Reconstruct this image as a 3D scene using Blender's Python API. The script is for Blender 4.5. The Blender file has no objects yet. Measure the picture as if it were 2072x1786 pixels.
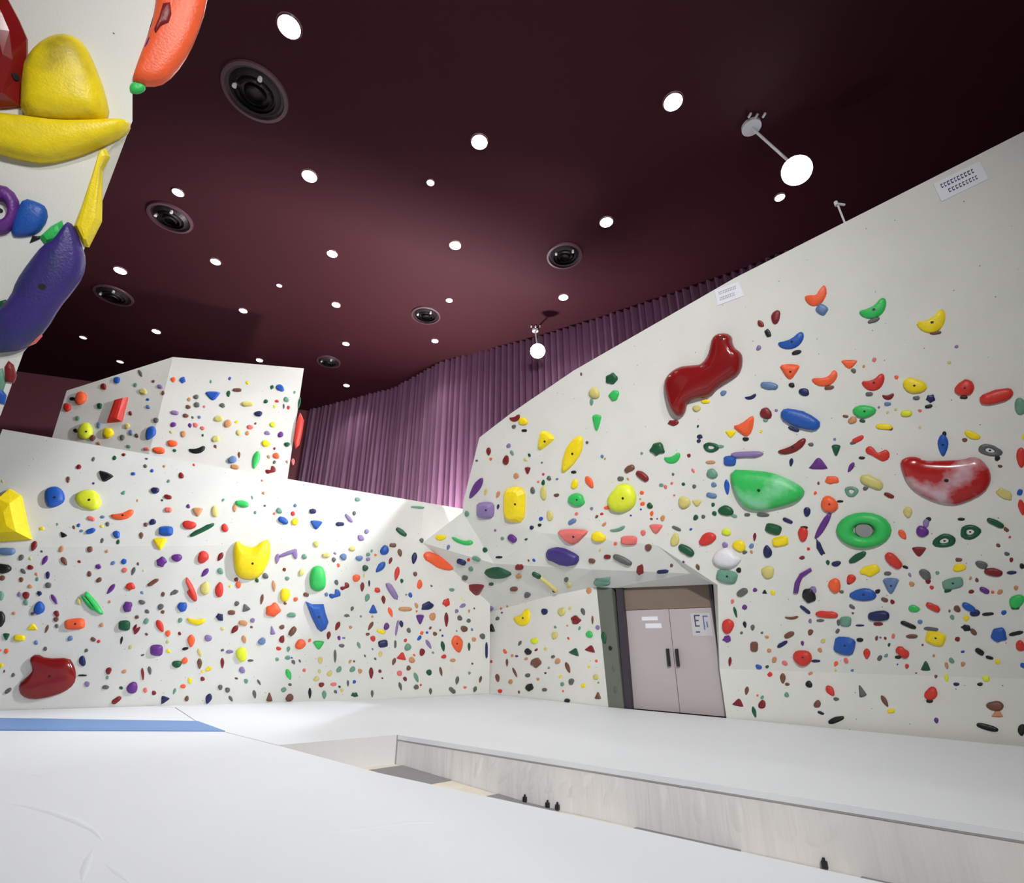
import bpy, bmesh, math, random
from mathutils import Vector, Matrix
from mathutils.bvhtree import BVHTree

random.seed(11)
SC = bpy.context.scene
COL = SC.collection

# ------------------------------------------------------------------ camera
W, H, F = 2072.0, 1786.0, 1000.0
PITCH = math.atan(0.397)
EYE = 1.58
cd = bpy.data.cameras.new('camera')
cd.sensor_fit = 'HORIZONTAL'
cd.sensor_width = 36.0
cd.lens = 36.0 * F / W
cd.clip_end = 200
cam = bpy.data.objects.new('camera', cd)
cam.location = (0, 0, EYE)
cam.rotation_euler = (math.pi / 2 + PITCH, 0, 0)
COL.objects.link(cam)
SC.camera = cam

# ------------------------------------------------------------------ world, exposure
world = bpy.data.worlds.new('world')
SC.world = world
world.use_nodes = True
world.node_tree.nodes['Background'].inputs[0].default_value = (0.9, 0.93, 1.0, 1)
world.node_tree.nodes['Background'].inputs[1].default_value = 0.02
SC.view_settings.view_transform = 'Standard'
SC.view_settings.look = 'None'
SC.view_settings.exposure = 0.12
SC.view_settings.gamma = 1.0
SC.view_settings.use_curve_mapping = False
SC.cycles.use_denoising = True
SC.cycles.max_bounces = 8
SC.cycles.diffuse_bounces = 5

CEIL = 12.6
FLOOR = -0.60


def light(name, kind, loc, aim, power, col=(1, 1, 1), size=0.3, cone=120, blend=0.6):
    d = bpy.data.lights.new(name, kind)
    d.energy = power
    d.color = col
    if kind == 'AREA':
        d.shape = 'DISK'
        d.size = size
        d.spread = math.radians(cone)
    else:
        d.shadow_soft_size = size
        d.spot_size = math.radians(cone)
        d.spot_blend = blend
    o = bpy.data.objects.new(name, d)
    o.location = loc
    v = Vector(aim) - Vector(loc)
    o.rotation_euler = v.to_track_quat('-Z', 'Y').to_euler()
    COL.objects.link(o)
    return o


FLOODS = [((6.57, 8.30, 11.55), (-7.0, 11.0, 2.0)), ((1.15, 15.2, 11.38), (-5.5, 9.5, 2.0))]
light('flood_and_fill_beam', 'AREA', (6.38, 8.22, 11.30), (-8.5, 13.5, 6.6), 430, (0.97, 0.98, 1.0), 0.6, 66)
light('flood_and_fill_beam', 'AREA', (0.80, 15.25, 11.20), (-6.0, 9.0, -1.0), 120, (0.96, 0.97, 1.0), 0.4, 110)
# work lights standing in the space behind the left climbing wall, washing the ceiling and the pleated wall
light('work_light_beam', 'AREA', (-1.75, 17.45, 3.4), (-2.4, 9.5, 12.6), 1000, (1.0, 0.93, 0.97), 0.8, 120)
light('work_light_beam', 'AREA', (-12.5, 17.6, 2.5), (-11.0, 10.5, 12.6), 1500, (1.0, 0.94, 0.96), 0.8, 110)
# added frontal fill from behind the camera, not fixtures of the hall
light('flood_and_fill_beam', 'AREA', (1.0, -7.0, 9.3), (2.0, 12.0, 3.8), 350, (1.0, 0.99, 0.97), 0.9, 70)
light('flood_and_fill_beam', 'AREA', (6.0, -6.5, 9.5), (-7.0, 11.0, 5.0), 260, (1.0, 0.99, 0.97), 1.2, 80)

# ------------------------------------------------------------------ pixel -> place helpers
CP, SP = math.cos(PITCH), math.sin(PITCH)
ORG = Vector((0, 0, EYE))


def ray(u, v):
    a, b = u - 1036.0, 893.0 - v
    return Vector((a, F * CP - b * SP, F * SP + b * CP))


def atz(u, v, z):
    r = ray(u, v)
    return ORG + r * ((z - EYE) / r.z)


def aty(u, v, y):
    r = ray(u, v)
    return ORG + r * (y / r.y)


def atplane(u, v, P, n):
    r = ray(u, v)
    return ORG + r * ((P - ORG).dot(n) / r.dot(n))


# ------------------------------------------------------------------ materials
def srgb(r, g, b):
    def c(x):
        x /= 255.0
        return x / 12.92 if x <= 0.04045 else ((x + 0.055) / 1.055) ** 2.4
    return (c(r), c(g), c(b), 1)


def mat(name, col, rough=0.6, var=0.0, scale=4.0, bump=0.0, bscale=20.0, emit=0.0, metal=0.0, spec=0.5, stretch=None):
    m = bpy.data.materials.new(name)
    m.use_nodes = True
    nt = m.node_tree
    b = nt.nodes['Principled BSDF']
    b.inputs['Base Color'].default_value = col
    b.inputs['Roughness'].default_value = rough
    b.inputs['Metallic'].default_value = metal
    b.inputs['Specular IOR Level'].default_value = spec
    tc = None
    if var or bump:
        tc = nt.nodes.new('ShaderNodeTexCoord')
        src = tc.outputs['Object']
        if stretch:
            mp = nt.nodes.new('ShaderNodeMapping')
            mp.inputs['Scale'].default_value = stretch
            nt.links.new(src, mp.inputs[0])
            src = mp.outputs[0]
    if var:
        n = nt.nodes.new('ShaderNodeTexNoise')
        n.inputs['Scale'].default_value = scale
        n.inputs['Detail'].default_value = 5
        nt.links.new(src, n.inputs['Vector'])
        mx = nt.nodes.new('ShaderNodeMix')
        mx.data_type = 'RGBA'
        mx.inputs[6].default_value = tuple(max(0, c * (1 - var)) for c in col[:3]) + (1,)
        mx.inputs[7].default_value = tuple(min(1, c * (1 + var)) for c in col[:3]) + (1,)
        nt.links.new(n.outputs['Fac'], mx.inputs[0])
        nt.links.new(mx.outputs[2], b.inputs['Base Color'])
    if bump:
        n2 = nt.nodes.new('ShaderNodeTexNoise')
        n2.inputs['Scale'].default_value = bscale
        n2.inputs['Detail'].default_value = 4
        nt.links.new(src, n2.inputs['Vector'])
        bp = nt.nodes.new('ShaderNodeBump')
        bp.inputs['Strength'].default_value = bump
        bp.inputs['Distance'].default_value = 0.05
        nt.links.new(n2.outputs['Fac'], bp.inputs['Height'])
        nt.links.new(bp.outputs[0], b.inputs['Normal'])
    if emit:
        b.inputs['Emission Color'].default_value = col
        b.inputs['Emission Strength'].default_value = emit
    return m


def wall_paint():
    """chalky off-white paint on plywood: blotches, chalk smudges and pin-prick bolt holes"""
    m = mat('climbing_wall_paint', (0.71, 0.715, 0.68, 1), 0.85, 0.06, 1.3, 0.12, 60, spec=0.2)
    nt = m.node_tree
    b = nt.nodes['Principled BSDF']
    lk = b.inputs['Base Color'].links[0]
    srcc = lk.from_socket
    tc = [n for n in nt.nodes if n.type == 'TEX_COORD'][0]
    vo = nt.nodes.new('ShaderNodeTexVoronoi')
    vo.inputs['Scale'].default_value = 5.0
    nt.links.new(tc.outputs['Object'], vo.inputs['Vector'])
    rp = nt.nodes.new('ShaderNodeValToRGB')
    rp.color_ramp.elements[0].position = 0.035
    rp.color_ramp.elements[0].color = (1, 1, 1, 1)
    rp.color_ramp.elements[1].position = 0.06
    rp.color_ramp.elements[1].color = (0, 0, 0, 1)
    nt.links.new(vo.outputs['Distance'], rp.inputs[0])
    mx = nt.nodes.new('ShaderNodeMix')
    mx.data_type = 'RGBA'
    nt.links.new(rp.outputs[0], mx.inputs[0])
    nt.links.new(srcc, mx.inputs[6])
    mx.inputs[7].default_value = (0.2, 0.2, 0.18, 1)
    nt.links.new(mx.outputs[2], b.inputs['Base Color'])
    return m


M = {
    'wall': wall_paint(),
    'ceiling': mat('maroon_ceiling_paint', (0.046, 0.0072, 0.0125, 1), 0.75, 0.10, 0.4, spec=0.25),
    'curtain': mat('purple_pleated_cladding', (0.185, 0.08, 0.155, 1), 0.6, 0.15, 1.5),
    'maroon': mat('maroon_wall_paint', (0.16, 0.045, 0.06, 1), 0.8, 0.1, 1.0),
    'pale': mat('pale_wall_paint', (0.55, 0.54, 0.52, 1), 0.8, 0.05, 1.0),
    'concrete': mat('concrete', (0.30, 0.29, 0.28, 1), 0.9, 0.15, 3.0),
    'mat': mat('white_mat_vinyl', (0.79, 0.83, 0.88, 1), 0.55, 0.02, 0.6, 0.35, 1.3, spec=0.3),
    'matside': mat('grey_mat_side_vinyl', (0.76, 0.755, 0.765, 1), 0.55, 0.03, 2.0, 0.9, 1.6, spec=0.3, stretch=(2.2, 2.2, 0.25)),
    'seam': mat('mat_seam', (0.36, 0.35, 0.36, 1), 0.7),
    'blue_mat': mat('blue_mat_vinyl', srgb(112, 152, 208), 0.55, 0.06, 1.5),
    'ply': mat('pale_plywood', (0.80, 0.74, 0.64, 1), 0.7, 0.12, 6.0),
    'rubber': mat('grey_rubber', (0.27, 0.27, 0.28, 1), 0.8, 0.1, 5.0),
    'door': mat('grey_door_paint', (0.47, 0.42, 0.43, 1), 0.5, 0.05, 1.2),
    'transom': mat('brown_transom_board', (0.20, 0.15, 0.115, 1), 0.6, 0.12, 3.0),
    'frame': mat('dark_door_frame', (0.045, 0.035, 0.05, 1), 0.5),
    'jamb': mat('grey_green_jamb', (0.13, 0.145, 0.12, 1), 0.8, 0.12, 4.0),
    'black': mat('black_plastic', (0.012, 0.012, 0.015, 1), 0.45),
    'paper': mat('white_paper', (0.80, 0.81, 0.88, 1), 0.8),
    'sheet': mat('pale_grey_sheet', (0.56, 0.54, 0.56, 1), 0.6),
    'ink': mat('blue_black_ink', (0.05, 0.06, 0.14, 1), 0.8),
    'fixture': mat('white_fixture_enamel', (0.75, 0.75, 0.77, 1), 0.4),
    'vent': mat('black_vent_metal', (0.02, 0.014, 0.017, 1), 0.45),
    'ventrim': mat('maroon_vent_rim', (0.11, 0.05, 0.065, 1), 0.4),
    'lamp': mat('warm_lamp_glow', (1.0, 0.93, 0.86, 1), 0.4, emit=30),
    'lampdim': mat('dim_lamp_glow', (1.0, 0.90, 0.88, 1), 0.4, emit=1.1),
    'flood': mat('cold_flood_glow', (0.90, 0.95, 1.0, 1), 0.4, emit=60),
    'bolt': mat('dark_bolt_steel', (0.04, 0.04, 0.04, 1), 0.4, metal=0.6),
}
# colour code -> (words, sRGB)
PAL = {
    'Y': ('yellow', (240, 214, 24)), 'y': ('pale yellow', (206, 196, 118)), 'L': ('lime', (216, 226, 52)),
    'R': ('red', (205, 52, 42)), 'D': ('dark red', (122, 26, 30)), 'O': ('orange', (238, 96, 52)),
    'o': ('tan', (196, 140, 96)), 'G': ('green', (50, 186, 90)), 'g': ('dark green', (16, 82, 50)),
    't': ('grey-green', (104, 150, 130)), 'B': ('blue', (30, 84, 172)), 'b': ('slate blue', (96, 124, 168)),
    'n': ('navy', (26, 34, 84)), 'P': ('purple', (98, 44, 130)), 'v': ('lilac', (136, 116, 168)),
    'K': ('black', (18, 20, 22)), 'k': ('grey', (92, 94, 94)), 'W': ('white', (225, 225, 232)),
    'p': ('pink', (224, 112, 106)), 'w': ('brown', (112, 72, 56)), 'I': ('indigo', (58, 44, 118)),
}
HM = {}
for k, (nm, c) in PAL.items():
    HM[k] = mat(nm.replace(' ', '_').replace('-', '_') + '_resin', srgb(*c), 0.42, 0.14, 9.0, 0.15, 40, spec=0.45)
HM['Dg'] = mat('glossy_dark_red_resin', srgb(128, 24, 26), 0.16, 0.12, 3.0)
HM['Rg'] = mat('chalked_red_resin', srgb(172, 32, 32), 0.22, 0.10, 3.0)


def chalked(base, name, col, amt, scale):
    m = HM[base].copy()
    m.name = name
    nt = m.node_tree
    b = nt.nodes['Principled BSDF']
    s = b.inputs['Base Color'].links[0].from_socket
    tc = [n for n in nt.nodes if n.type == 'TEX_COORD'][0]
    n = nt.nodes.new('ShaderNodeTexNoise')
    n.inputs['Scale'].default_value = scale
    n.inputs['Detail'].default_value = 6
    nt.links.new(tc.outputs['Object'], n.inputs['Vector'])
    r = nt.nodes.new('ShaderNodeValToRGB')
    r.color_ramp.elements[0].position = 0.5
    r.color_ramp.elements[0].color = (0, 0, 0, 1)
    r.color_ramp.elements[1].position = 0.68
    r.color_ramp.elements[1].color = (amt, amt, amt, 1)
    nt.links.new(n.outputs['Fac'], r.inputs[0])
    mx = nt.nodes.new('ShaderNodeMix')
    mx.data_type = 'RGBA'
    nt.links.new(r.outputs[0], mx.inputs[0])
    nt.links.new(s, mx.inputs[6])
    mx.inputs[7].default_value = col
    nt.links.new(mx.outputs[2], b.inputs['Base Color'])
    return m


HM['Yc'] = chalked('Y', 'scuffed_yellow_resin', srgb(130, 112, 40), 0.75, 2.2)
HM['Rc'] = chalked('Rg', 'chalk_dusted_red_resin', srgb(206, 186, 196), 0.8, 2.0)
HM['Ic'] = chalked('I', 'scuffed_indigo_resin', srgb(38, 52, 92), 0.8, 3.0)
HM['Gc'] = chalked('G', 'chalk_dusted_green_resin', srgb(140, 214, 168), 0.8, 1.6)


# ------------------------------------------------------------------ object helpers
def tag(o, label=None, cat=None, group=None, kind=None):
    if label: o['label'] = label
    if cat: o['category'] = cat
    if group: o['group'] = group
    if kind: o['kind'] = kind
    return o


def link(name, bm, m, parent=None, smooth=False, world=True):
    me = bpy.data.meshes.new(name)
    bmesh.ops.recalc_face_normals(bm, faces=bm.faces[:])
    bm.to_mesh(me)
    bm.free()
    for mm in (m if isinstance(m, (list, tuple)) else [m]):
        me.materials.append(mm)
    if smooth:
        for p in me.polygons:
            p.use_smooth = True
    o = bpy.data.objects.new(name, me)
    COL.objects.link(o)
    if parent is not None:
        o.parent = parent
        if world:                       # geometry was written in world space
            o.matrix_parent_inverse = Matrix.Translation(parent.location).inverted()
    return o


def recentre(o, loc):
    """put the object's origin at loc without moving its geometry"""
    loc = Vector(loc)
    o.data.transform(Matrix.Translation(-loc))
    o.location = loc
    return o


def empty(name, loc, label=None, cat=None, group=None):
    o = bpy.data.objects.new(name, None)
    o.empty_display_size = 0.1
    o.location = loc
    COL.objects.link(o)
    return tag(o, label, cat, group)


def structure(name, bm, m):
    return tag(link(name, bm, m), kind='structure')


def poly(bm, pts):
    return bm.faces.new([bm.verts.new(p) for p in pts])


def prism(bm, pts, z0, z1):
    lo = [bm.verts.new((p[0], p[1], z0)) for p in pts]
    hi = [bm.verts.new((p[0], p[1], z1)) for p in pts]
    n = len(pts)
    bm.faces.new(hi)
    bm.faces.new(lo[::-1])
    for i in range(n):
        j = (i + 1) % n
        bm.faces.new([lo[i], lo[j], hi[j], hi[i]])


def obox(bm, c, ax, hs):
    """oriented box: centre, three axes, three half sizes"""
    c = Vector(c)
    vs = []
    for sx in (-1, 1):
        for sy in (-1, 1):
            for sz in (-1, 1):
                vs.append(bm.verts.new(c + ax[0] * (sx * hs[0]) + ax[1] * (sy * hs[1]) + ax[2] * (sz * hs[2])))
    for f in ((0, 1, 3, 2), (4, 6, 7, 5), (0, 4, 5, 1), (2, 3, 7, 6), (0, 2, 6, 4), (1, 5, 7, 3)):
        bm.faces.new([vs[i] for i in f])


def tube(bm, a, b, r, n=10, r2=None):
    a, b = Vector(a), Vector(b)
    d = (b - a).normalized()
    x = d.orthogonal().normalized()
    y = d.cross(x)
    r2 = r if r2 is None else r2
    A = [bm.verts.new(a + (x * math.cos(2 * math.pi * i / n) + y * math.sin(2 * math.pi * i / n)) * r) for i in range(n)]
    B = [bm.verts.new(b + (x * math.cos(2 * math.pi * i / n) + y * math.sin(2 * math.pi * i / n)) * r2) for i in range(n)]
    bm.faces.new(A[::-1])
    bm.faces.new(B)
    for i in range(n):
        j = (i + 1) % n
        bm.faces.new([A[i], A[j], B[j], B[i]])


def sheet(name, verts, faces, back, m):
    """a closed panel: the given front faces, the same faces moved by `back`, and the rim between"""
    bm = bmesh.new()
    V = [bm.verts.new(v) for v in verts]
    Bk = [bm.verts.new(Vector(v) + Vector(back)) for v in verts]
    edges = {}
    for f in faces:
        bm.faces.new([V[i] for i in f])
        bm.faces.new([Bk[i] for i in reversed(f)])
        for a, b in zip(f, list(f[1:]) + [f[0]]):
            k = (min(a, b), max(a, b))
            edges[k] = edges.get(k, 0) + 1
    for (a, b), c in edges.items():
        if c == 1:
            bm.faces.new([V[a], V[b], Bk[b], Bk[a]])
    bmesh.ops.triangulate(bm, faces=bm.faces[:])
    bm.verts.ensure_lookup_table()
    nv = len(verts)
    TRI.extend((name, [v.co.copy() for v in f.verts]) for f in bm.faces if all(v.index < nv for v in f.verts))
    return structure(name, bm, m)


TRI = []

# ------------------------------------------------------------------ room shell
bm = bmesh.new()
prism(bm, [(-26, -9), (17, -9), (17, 27), (-26, 27)], FLOOR - 0.2, FLOOR)
structure('floor', bm, M['concrete'])
bm = bmesh.new()
prism(bm, [(-26, -9), (17, -9), (17, 27), (-26, 27)], CEIL, CEIL + 0.3)
structure('ceiling', bm, M['ceiling'])

CW = [(15.6, 6.0), (10.4, 10.4), (7.34, 12.93), (4.24, 14.87), (1.0, 16.7), (-2.87, 18.5), (-5.55, 20.95), (-10.5, 23.4)]


def pleated(name, line, m):
    bm = bmesh.new()
    pts = []
    for (x0, y0), (x1, y1) in zip(line, line[1:]):
        d = Vector((x1 - x0, y1 - y0))
        L = d.length
        d.normalize()
        nrm = Vector((d.y, -d.x))
        if nrm.y > 0:
            nrm = -nrm
        n = max(2, int(L / 0.26))
        for i in range(n):
            for k, off in ((0.0, 0.0), (0.3, 0.14), (0.55, 0.17), (0.85, 0.03)):
                s = (i + k) * L / n
                o = off * (0.75 + 0.5 * random.random())
                pts.append((x0 + d.x * s + nrm.x * o, y0 + d.y * s + nrm.y * o))
    pts.append(line[-1])
    top = [bm.verts.new((x, y, CEIL)) for x, y in pts]
    bot = [bm.verts.new((x, y, FLOOR)) for x, y in pts]
    for i in range(len(pts) - 1):
        bm.faces.new([bot[i], bot[i + 1], top[i + 1], top[i]])
    # back of the cladding
    b2 = [(x + 0.0, y + 0.3) for x, y in pts]
    t2 = [bm.verts.new((x, y, CEIL)) for x, y in b2]
    l2 = [bm.verts.new((x, y, FLOOR)) for x, y in b2]
    for i in range(len(pts) - 1):
        bm.faces.new([l2[i + 1], l2[i], t2[i], t2[i + 1]])
    o = structure(name, bm, m)
    return o


pleated('wall_back', CW, M['curtain'])


def flat_wall(name, a, b, m, t=0.3):
    bm = bmesh.new()
    a, b = Vector(a), Vector(b)
    d = (b - a).normalized()
    n = Vector((-d.y, d.x)) * t
    prism(bm, [a, b, b + n, a + n], FLOOR, CEIL)
    return structure(name, bm, m)


flat_wall('wall_left_back', (-10.5, 23.45), (-25.6, 18.0), M['maroon'], -0.3)
flat_wall('wall_left', (-25.6, 18.0), (-25.6, -8.7), M['maroon'], -0.3)
flat_wall('wall_rear', (-25.6, -8.7), (16.6, -8.7), M['pale'], -0.25)
flat_wall('wall_right', (16.6, -8.7), (16.6, 6.0), M['pale'], -0.3)

# ------------------------------------------------------------------ climbing walls
BV = None


def bvh():
    pts, fs, nm = [], [], []
    for n, t in TRI:
        k = len(pts)
        pts += t
        fs.append((k, k + 1, k + 2))
        nm.append(n)
    return BVHTree.FromPolygons(pts, fs), nm


def hit(u, v, only=None):
    r = ray(u, v).normalized()
    loc, nrm, idx, d = TREE.ray_cast(ORG, r)
    if loc is None:
        return None
    if nrm.dot(r) > 0:
        nrm = -nrm
    return loc, nrm, NAMES[idx]


# left bouldering wall: kicks out to a ridge at mid height, upper panels near vertical
cols = [((-230, 1446.5), (-92, 1107), (5, 868), 0.62, 0.72), ((0, 1437), (112, 1106), (186, 899), 0.62, 0.72),
        ((300, 1428), (378, 1104), (421, 940), 0.62, 0.73), ((600, 1418), (645, 1100), (664, 983), 0.62, 0.74),
        ((830, 1412), (851, 1097), (858, 1016), 0.62, 0.74), ((990, 1403), (993, 1090), (996, 1039), 0.62, 0.74)]
lv, lf = [], []
LB = atz(0, 1437, 0)
LD = (atz(830, 1412, 0) - LB).normalized()
LN = Vector((LD.y, -LD.x, 0))


def lw(u, v, d):
    return atplane(u, v, LB + LN * d, LN)


for b, mdl, t, dm, dt in cols:
    B = atz(b[0], b[1], 0.0)
    if b[0] == -230:          # the wall runs straight on past the edge of the view
        B = LB - LD * 2.8
    elif b[0] != 990:
        B = lw(b[0], b[1], 0)
    Bf = Vector((B.x, B.y, FLOOR))
    if b[0] == 990:
        lv += [Bf, B, aty(mdl[0], mdl[1], B.y - dm), aty(t[0], t[1], B.y - dt)]
    else:
        lv += [Bf, B, lw(mdl[0], mdl[1], 0.52), lw(t[0], t[1], 0.60)]
for i in range(len(cols) - 1):
    for j in range(3):
        a = i * 4 + j
        lf.append((a, a + 4, a + 5, a + 1))
sheet('wall_bouldering_left', lv, lf, (-0.12, 0.45, 0), M['wall'])
TREE, NAMES = bvh()

# right bouldering wall: one long face leaning out 20 degrees above a kick panel
B0 = atz(1470, 1452, 0)
B1 = atz(2072, 1505, 0)
DR = (B1 - B0).normalized()
NH = Vector((DR.y, -DR.x, 0))
TH = math.radians(20)
NP = NH * math.cos(TH) + Vector((0, 0, -math.sin(TH)))
PK = B0 + Vector((0, 0, 0.95))


def pl(u, v):
    return atplane(u, v, PK, NP)


C0 = atz(990, 1403, 0)
C1 = atz(1233, 1430, 0)
NC = Vector(((C1 - C0).y, -(C1 - C0).x, 0)).normalized()
D0 = atz(1264, 1433, 0)
ND = Vector(((B0 - D0).y, -(B0 - D0).x, 0)).normalized()


def cw(u, v):
    return atplane(u, v, C0, NC)


def dw(u, v):
    return atplane(u, v, D0, ND)


BR = B0 + DR * 8.2
rv = [
    pl(970, 885), pl(1035, 835), pl(1160, 750), pl(1487, 562), pl(2072, 266), pl(2330, 134),      # 0-5 top edge
    BR + Vector((0, 0, 0.95)), PK,                                                             # 6,7 kick line
    pl(1452, 1183), pl(1330, 1103), pl(1100, 1078), pl(936, 1036), pl(940, 1004),                # 8-12 lower edge
    Vector((B0.x, B0.y, FLOOR)), Vector((BR.x, BR.y, FLOOR)),                                    # 13,14 foot
]
M0 = hit(855, 1098)[0]
W0 = cw(985, 1240)
rv += [
    M0, aty(1000, 1140, 14.75), aty(1200, 1152, 13.1), aty(1400, 1160, 11.6),                    # 15-18 mid crease
    W0, cw(1110, 1206), cw(1207, 1187), dw(1238, 1189), dw(1443, 1181),                          # 19-23 back line
    Vector((C0.x, C0.y, FLOOR)), Vector((C1.x, C1.y, FLOOR)),                                    # 24,25
]
rf = [
    (0, 1, 2, 3, 4, 5, 6, 7, 8, 9, 10, 11, 12), (7, 6, 14, 13),
    (11, 10, 16, 15), (10, 9, 17, 16), (9, 8, 18, 17),
    (15, 16, 19), (19, 16, 20), (16, 17, 21, 20), (17, 22, 21), (17, 18, 22), (18, 23, 22), (18, 8, 23),
    (24, 19, 20, 21, 25), (8, 7, 23),
]
sheet('wall_bouldering_right', rv, rf, (0.30, 0.42, 0), M['wall'])

# tower wall standing behind the left wall
tt = [aty(135, 790, 14.7), aty(350, 722, 14.6), aty(615, 745, 15.6)]
tv = []
for p in tt:
    tv += [Vector((p.x + 0.05, p.y + 0.5, FLOOR)), p]
tv += [Vector((tt[2].x - 2.2, tt[2].y + 3.2, FLOOR)), Vector((tt[2].x - 2.2, tt[2].y + 3.0, tt[2].z)),
       Vector((tt[0].x - 0.8, tt[0].y + 3.2, FLOOR)), Vector((tt[0].x - 0.8, tt[0].y + 3.0, tt[0].z))]
bmx = bmesh.new()
V = [bmx.verts.new(p) for p in tv]
tfaces = [(0, 2, 3, 1), (2, 4, 5, 3), (4, 6, 7, 5), (6, 8, 9, 7), (8, 0, 1, 9), (1, 3, 5, 7, 9), (0, 8, 6, 4, 2)]
for f in tfaces:
    bmx.faces.new([V[i] for i in f])
for f in tfaces[:3]:
    p = [tv[i] for i in f]
    TRI.append(('wall_tower', [p[0], p[1], p[2]]))
    TRI.append(('wall_tower', [p[0], p[2], p[3]]))
structure('wall_tower', bmx, M['wall'])

# near overhanging wall, upper corner of the view
FP1, FP2, FP3 = aty(300, 100, 3.5), aty(0, 840, 4.7), aty(-450, 250, 3.0)
FN = (FP2 - FP1).cross(FP3 - FP1).normalized()
if FN.dot(ORG - FP1) < 0:
    FN = -FN


def fp(u, v):
    return atplane(u, v, FP1, FN)


edge = [(345, -130), (322, -10), (268, 175), (268, 245), (215, 310), (172, 500), (110, 640), (48, 712), (2, 838), (-60, 960)]
fv = [fp(*e) for e in edge]
low = fv[-1]
fv += [Vector((low.x - 0.6, low.y + 0.6, 0.0)), Vector((low.x - 3.0, low.y - 0.2, 0.0)), fp(-480, 700), fp(-700, 250), fp(-560, -250)]
sheet('wall_overhang_near', fv, [tuple(range(len(fv)))], (-1.3, 0.75, 0), M['wall'])
TREE, NAMES = bvh()

# ------------------------------------------------------------------ door in the right wall
dz = (B0 - D0).normalized()
UP = Vector((0, 0, 1))
bm = bmesh.new()          # jamb panel between the back wall and the door
a, b = C1, D0
for p in (0,):
    q = [Vector((a.x, a.y, FLOOR)), Vector((b.x, b.y, FLOOR)), dw(1237, 1189), cw(1206, 1186)]
    q2 = [x - ND * -0.0 + Vector((0.3, 0.4, 0)) for x in q]
    A = [bm.verts.new(x) for x in q]
    Bq = [bm.verts.new(x) for x in q2]
    bm.faces.new(A)
    bm.faces.new(Bq[::-1])
    for i in range(4):
        j = (i + 1) % 4
        bm.faces.new([A[i], A[j], Bq[j], Bq[i]])
structure('trim_1', bm, M['jamb'])
TRI.append(('trim_1', [q[0], q[1], q[2]]))
TRI.append(('trim_1', [q[0], q[2], q[3]]))
TREE, NAMES = bvh()

door = empty('door_1', (D0.x, D0.y, 0.0))
tag(door, kind='structure')
IN = -ND if ND.dot(ORG - D0) > 0 else ND      # into the wall
OUT = -IN
DW_ = (B0 - D0).length
HD = 2.86
rec = D0 + IN * 0.16


def dpt(s, z, off=0.0):
    return rec + dz * s + UP * z + OUT * off


def dbox(bm, s0, s1, z0, z1, o0, o1):
    c = dpt((s0 + s1) / 2, (z0 + z1) / 2, (o0 + o1) / 2)
    obox(bm, c, (dz, UP, OUT), ((s1 - s0) / 2, (z1 - z0) / 2, (o1 - o0) / 2))


bm = bmesh.new()
dbox(bm, -0.02, 0.16, 0.0, 3.1, -0.08, 0.12)
dbox(bm, DW_ - 0.02, DW_ + 0.05, 0.0, 3.1, -0.08, 0.06)
dbox(bm, -0.02, DW_ + 0.05, 3.0, 3.3, -0.08, 0.06)
link('frame', bm, M['frame'], door)
bm = bmesh.new()
dbox(bm, 0.16, DW_, 2.24, 3.02, -0.06, 0.01)
tr = link('transom', bm, M['transom'], door)
mid = 0.16 + (DW_ - 0.16) * 0.515
papers = []
for k, (s0, s1) in enumerate(((0.165, mid - 0.008), (mid + 0.008, DW_ - 0.02))):
    bm = bmesh.new()
    dbox(bm, s0, s1, 0.0, 2.23, -0.05, 0.0)
    leaf = link('door_leaf', bm, M['door'], door)
    bm = bmesh.new()
    hs = mid - 0.11 if k == 0 else mid + 0.11
    for zz in (1.0, 1.30):
        tube(bm, dpt(hs, zz, 0.0), dpt(hs, zz, 0.06), 0.014, 8)
    tube(bm, dpt(hs, 0.96, 0.06), dpt(hs, 1.34, 0.06), 0.040, 10)
    link('handle', bm, M['black'], leaf)
    papers.append((s0, s1))
# notices taped to the doors
for (z0, z1, s0, lab) in ((1.98, 2.07, 0.58, 'upper of two narrow white paper strips on the left door leaf'),
                          (1.80, 1.91, 0.66, 'lower of two narrow white paper strips on the left door leaf')):
    bm = bmesh.new()
    dbox(bm, s0, s0 + 0.42, z0, z1, 0.001, 0.006)
    tag(link('paper_notice', bm, M['paper']), lab, 'notice', 'paper strips on the door')
bm = bmesh.new()
dbox(bm, mid + 0.52, mid + 0.98, 1.62, 2.12, 0.001, 0.006)
n2 = link('paper_notice', bm, M['sheet'])
tag(n2, 'white paper sign with black bracket-like characters on the right door leaf', 'sign')
bm = bmesh.new()
bm.free()
s = mid + 0.60


def stroke_part(strokes, m):
    bm = bmesh.new()
    for a_ in strokes:
        dbox(bm, a_[0], a_[1], a_[2], a_[3], 0.0065, 0.008)
    link('lettering', bm, m, n2)


stroke_part([(s, s + 0.03, 1.82, 2.08), (s + 0.03, s + 0.14, 2.05, 2.08), (s + 0.03, s + 0.10, 1.94, 1.97), (s + 0.03, s + 0.11, 1.82, 1.85)], M['ink'])
stroke_part([(s, s + 0.10, 1.69, 1.72)], M['ink'])
stroke_part([(s + 0.2, s + 0.23, 1.75, 2.03), (s + 0.2, s + 0.32, 2.03, 2.06)], HM['b'])
stroke_part([(s + 0.27, s + 0.30, 1.80, 1.93)], HM['b'])

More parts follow.
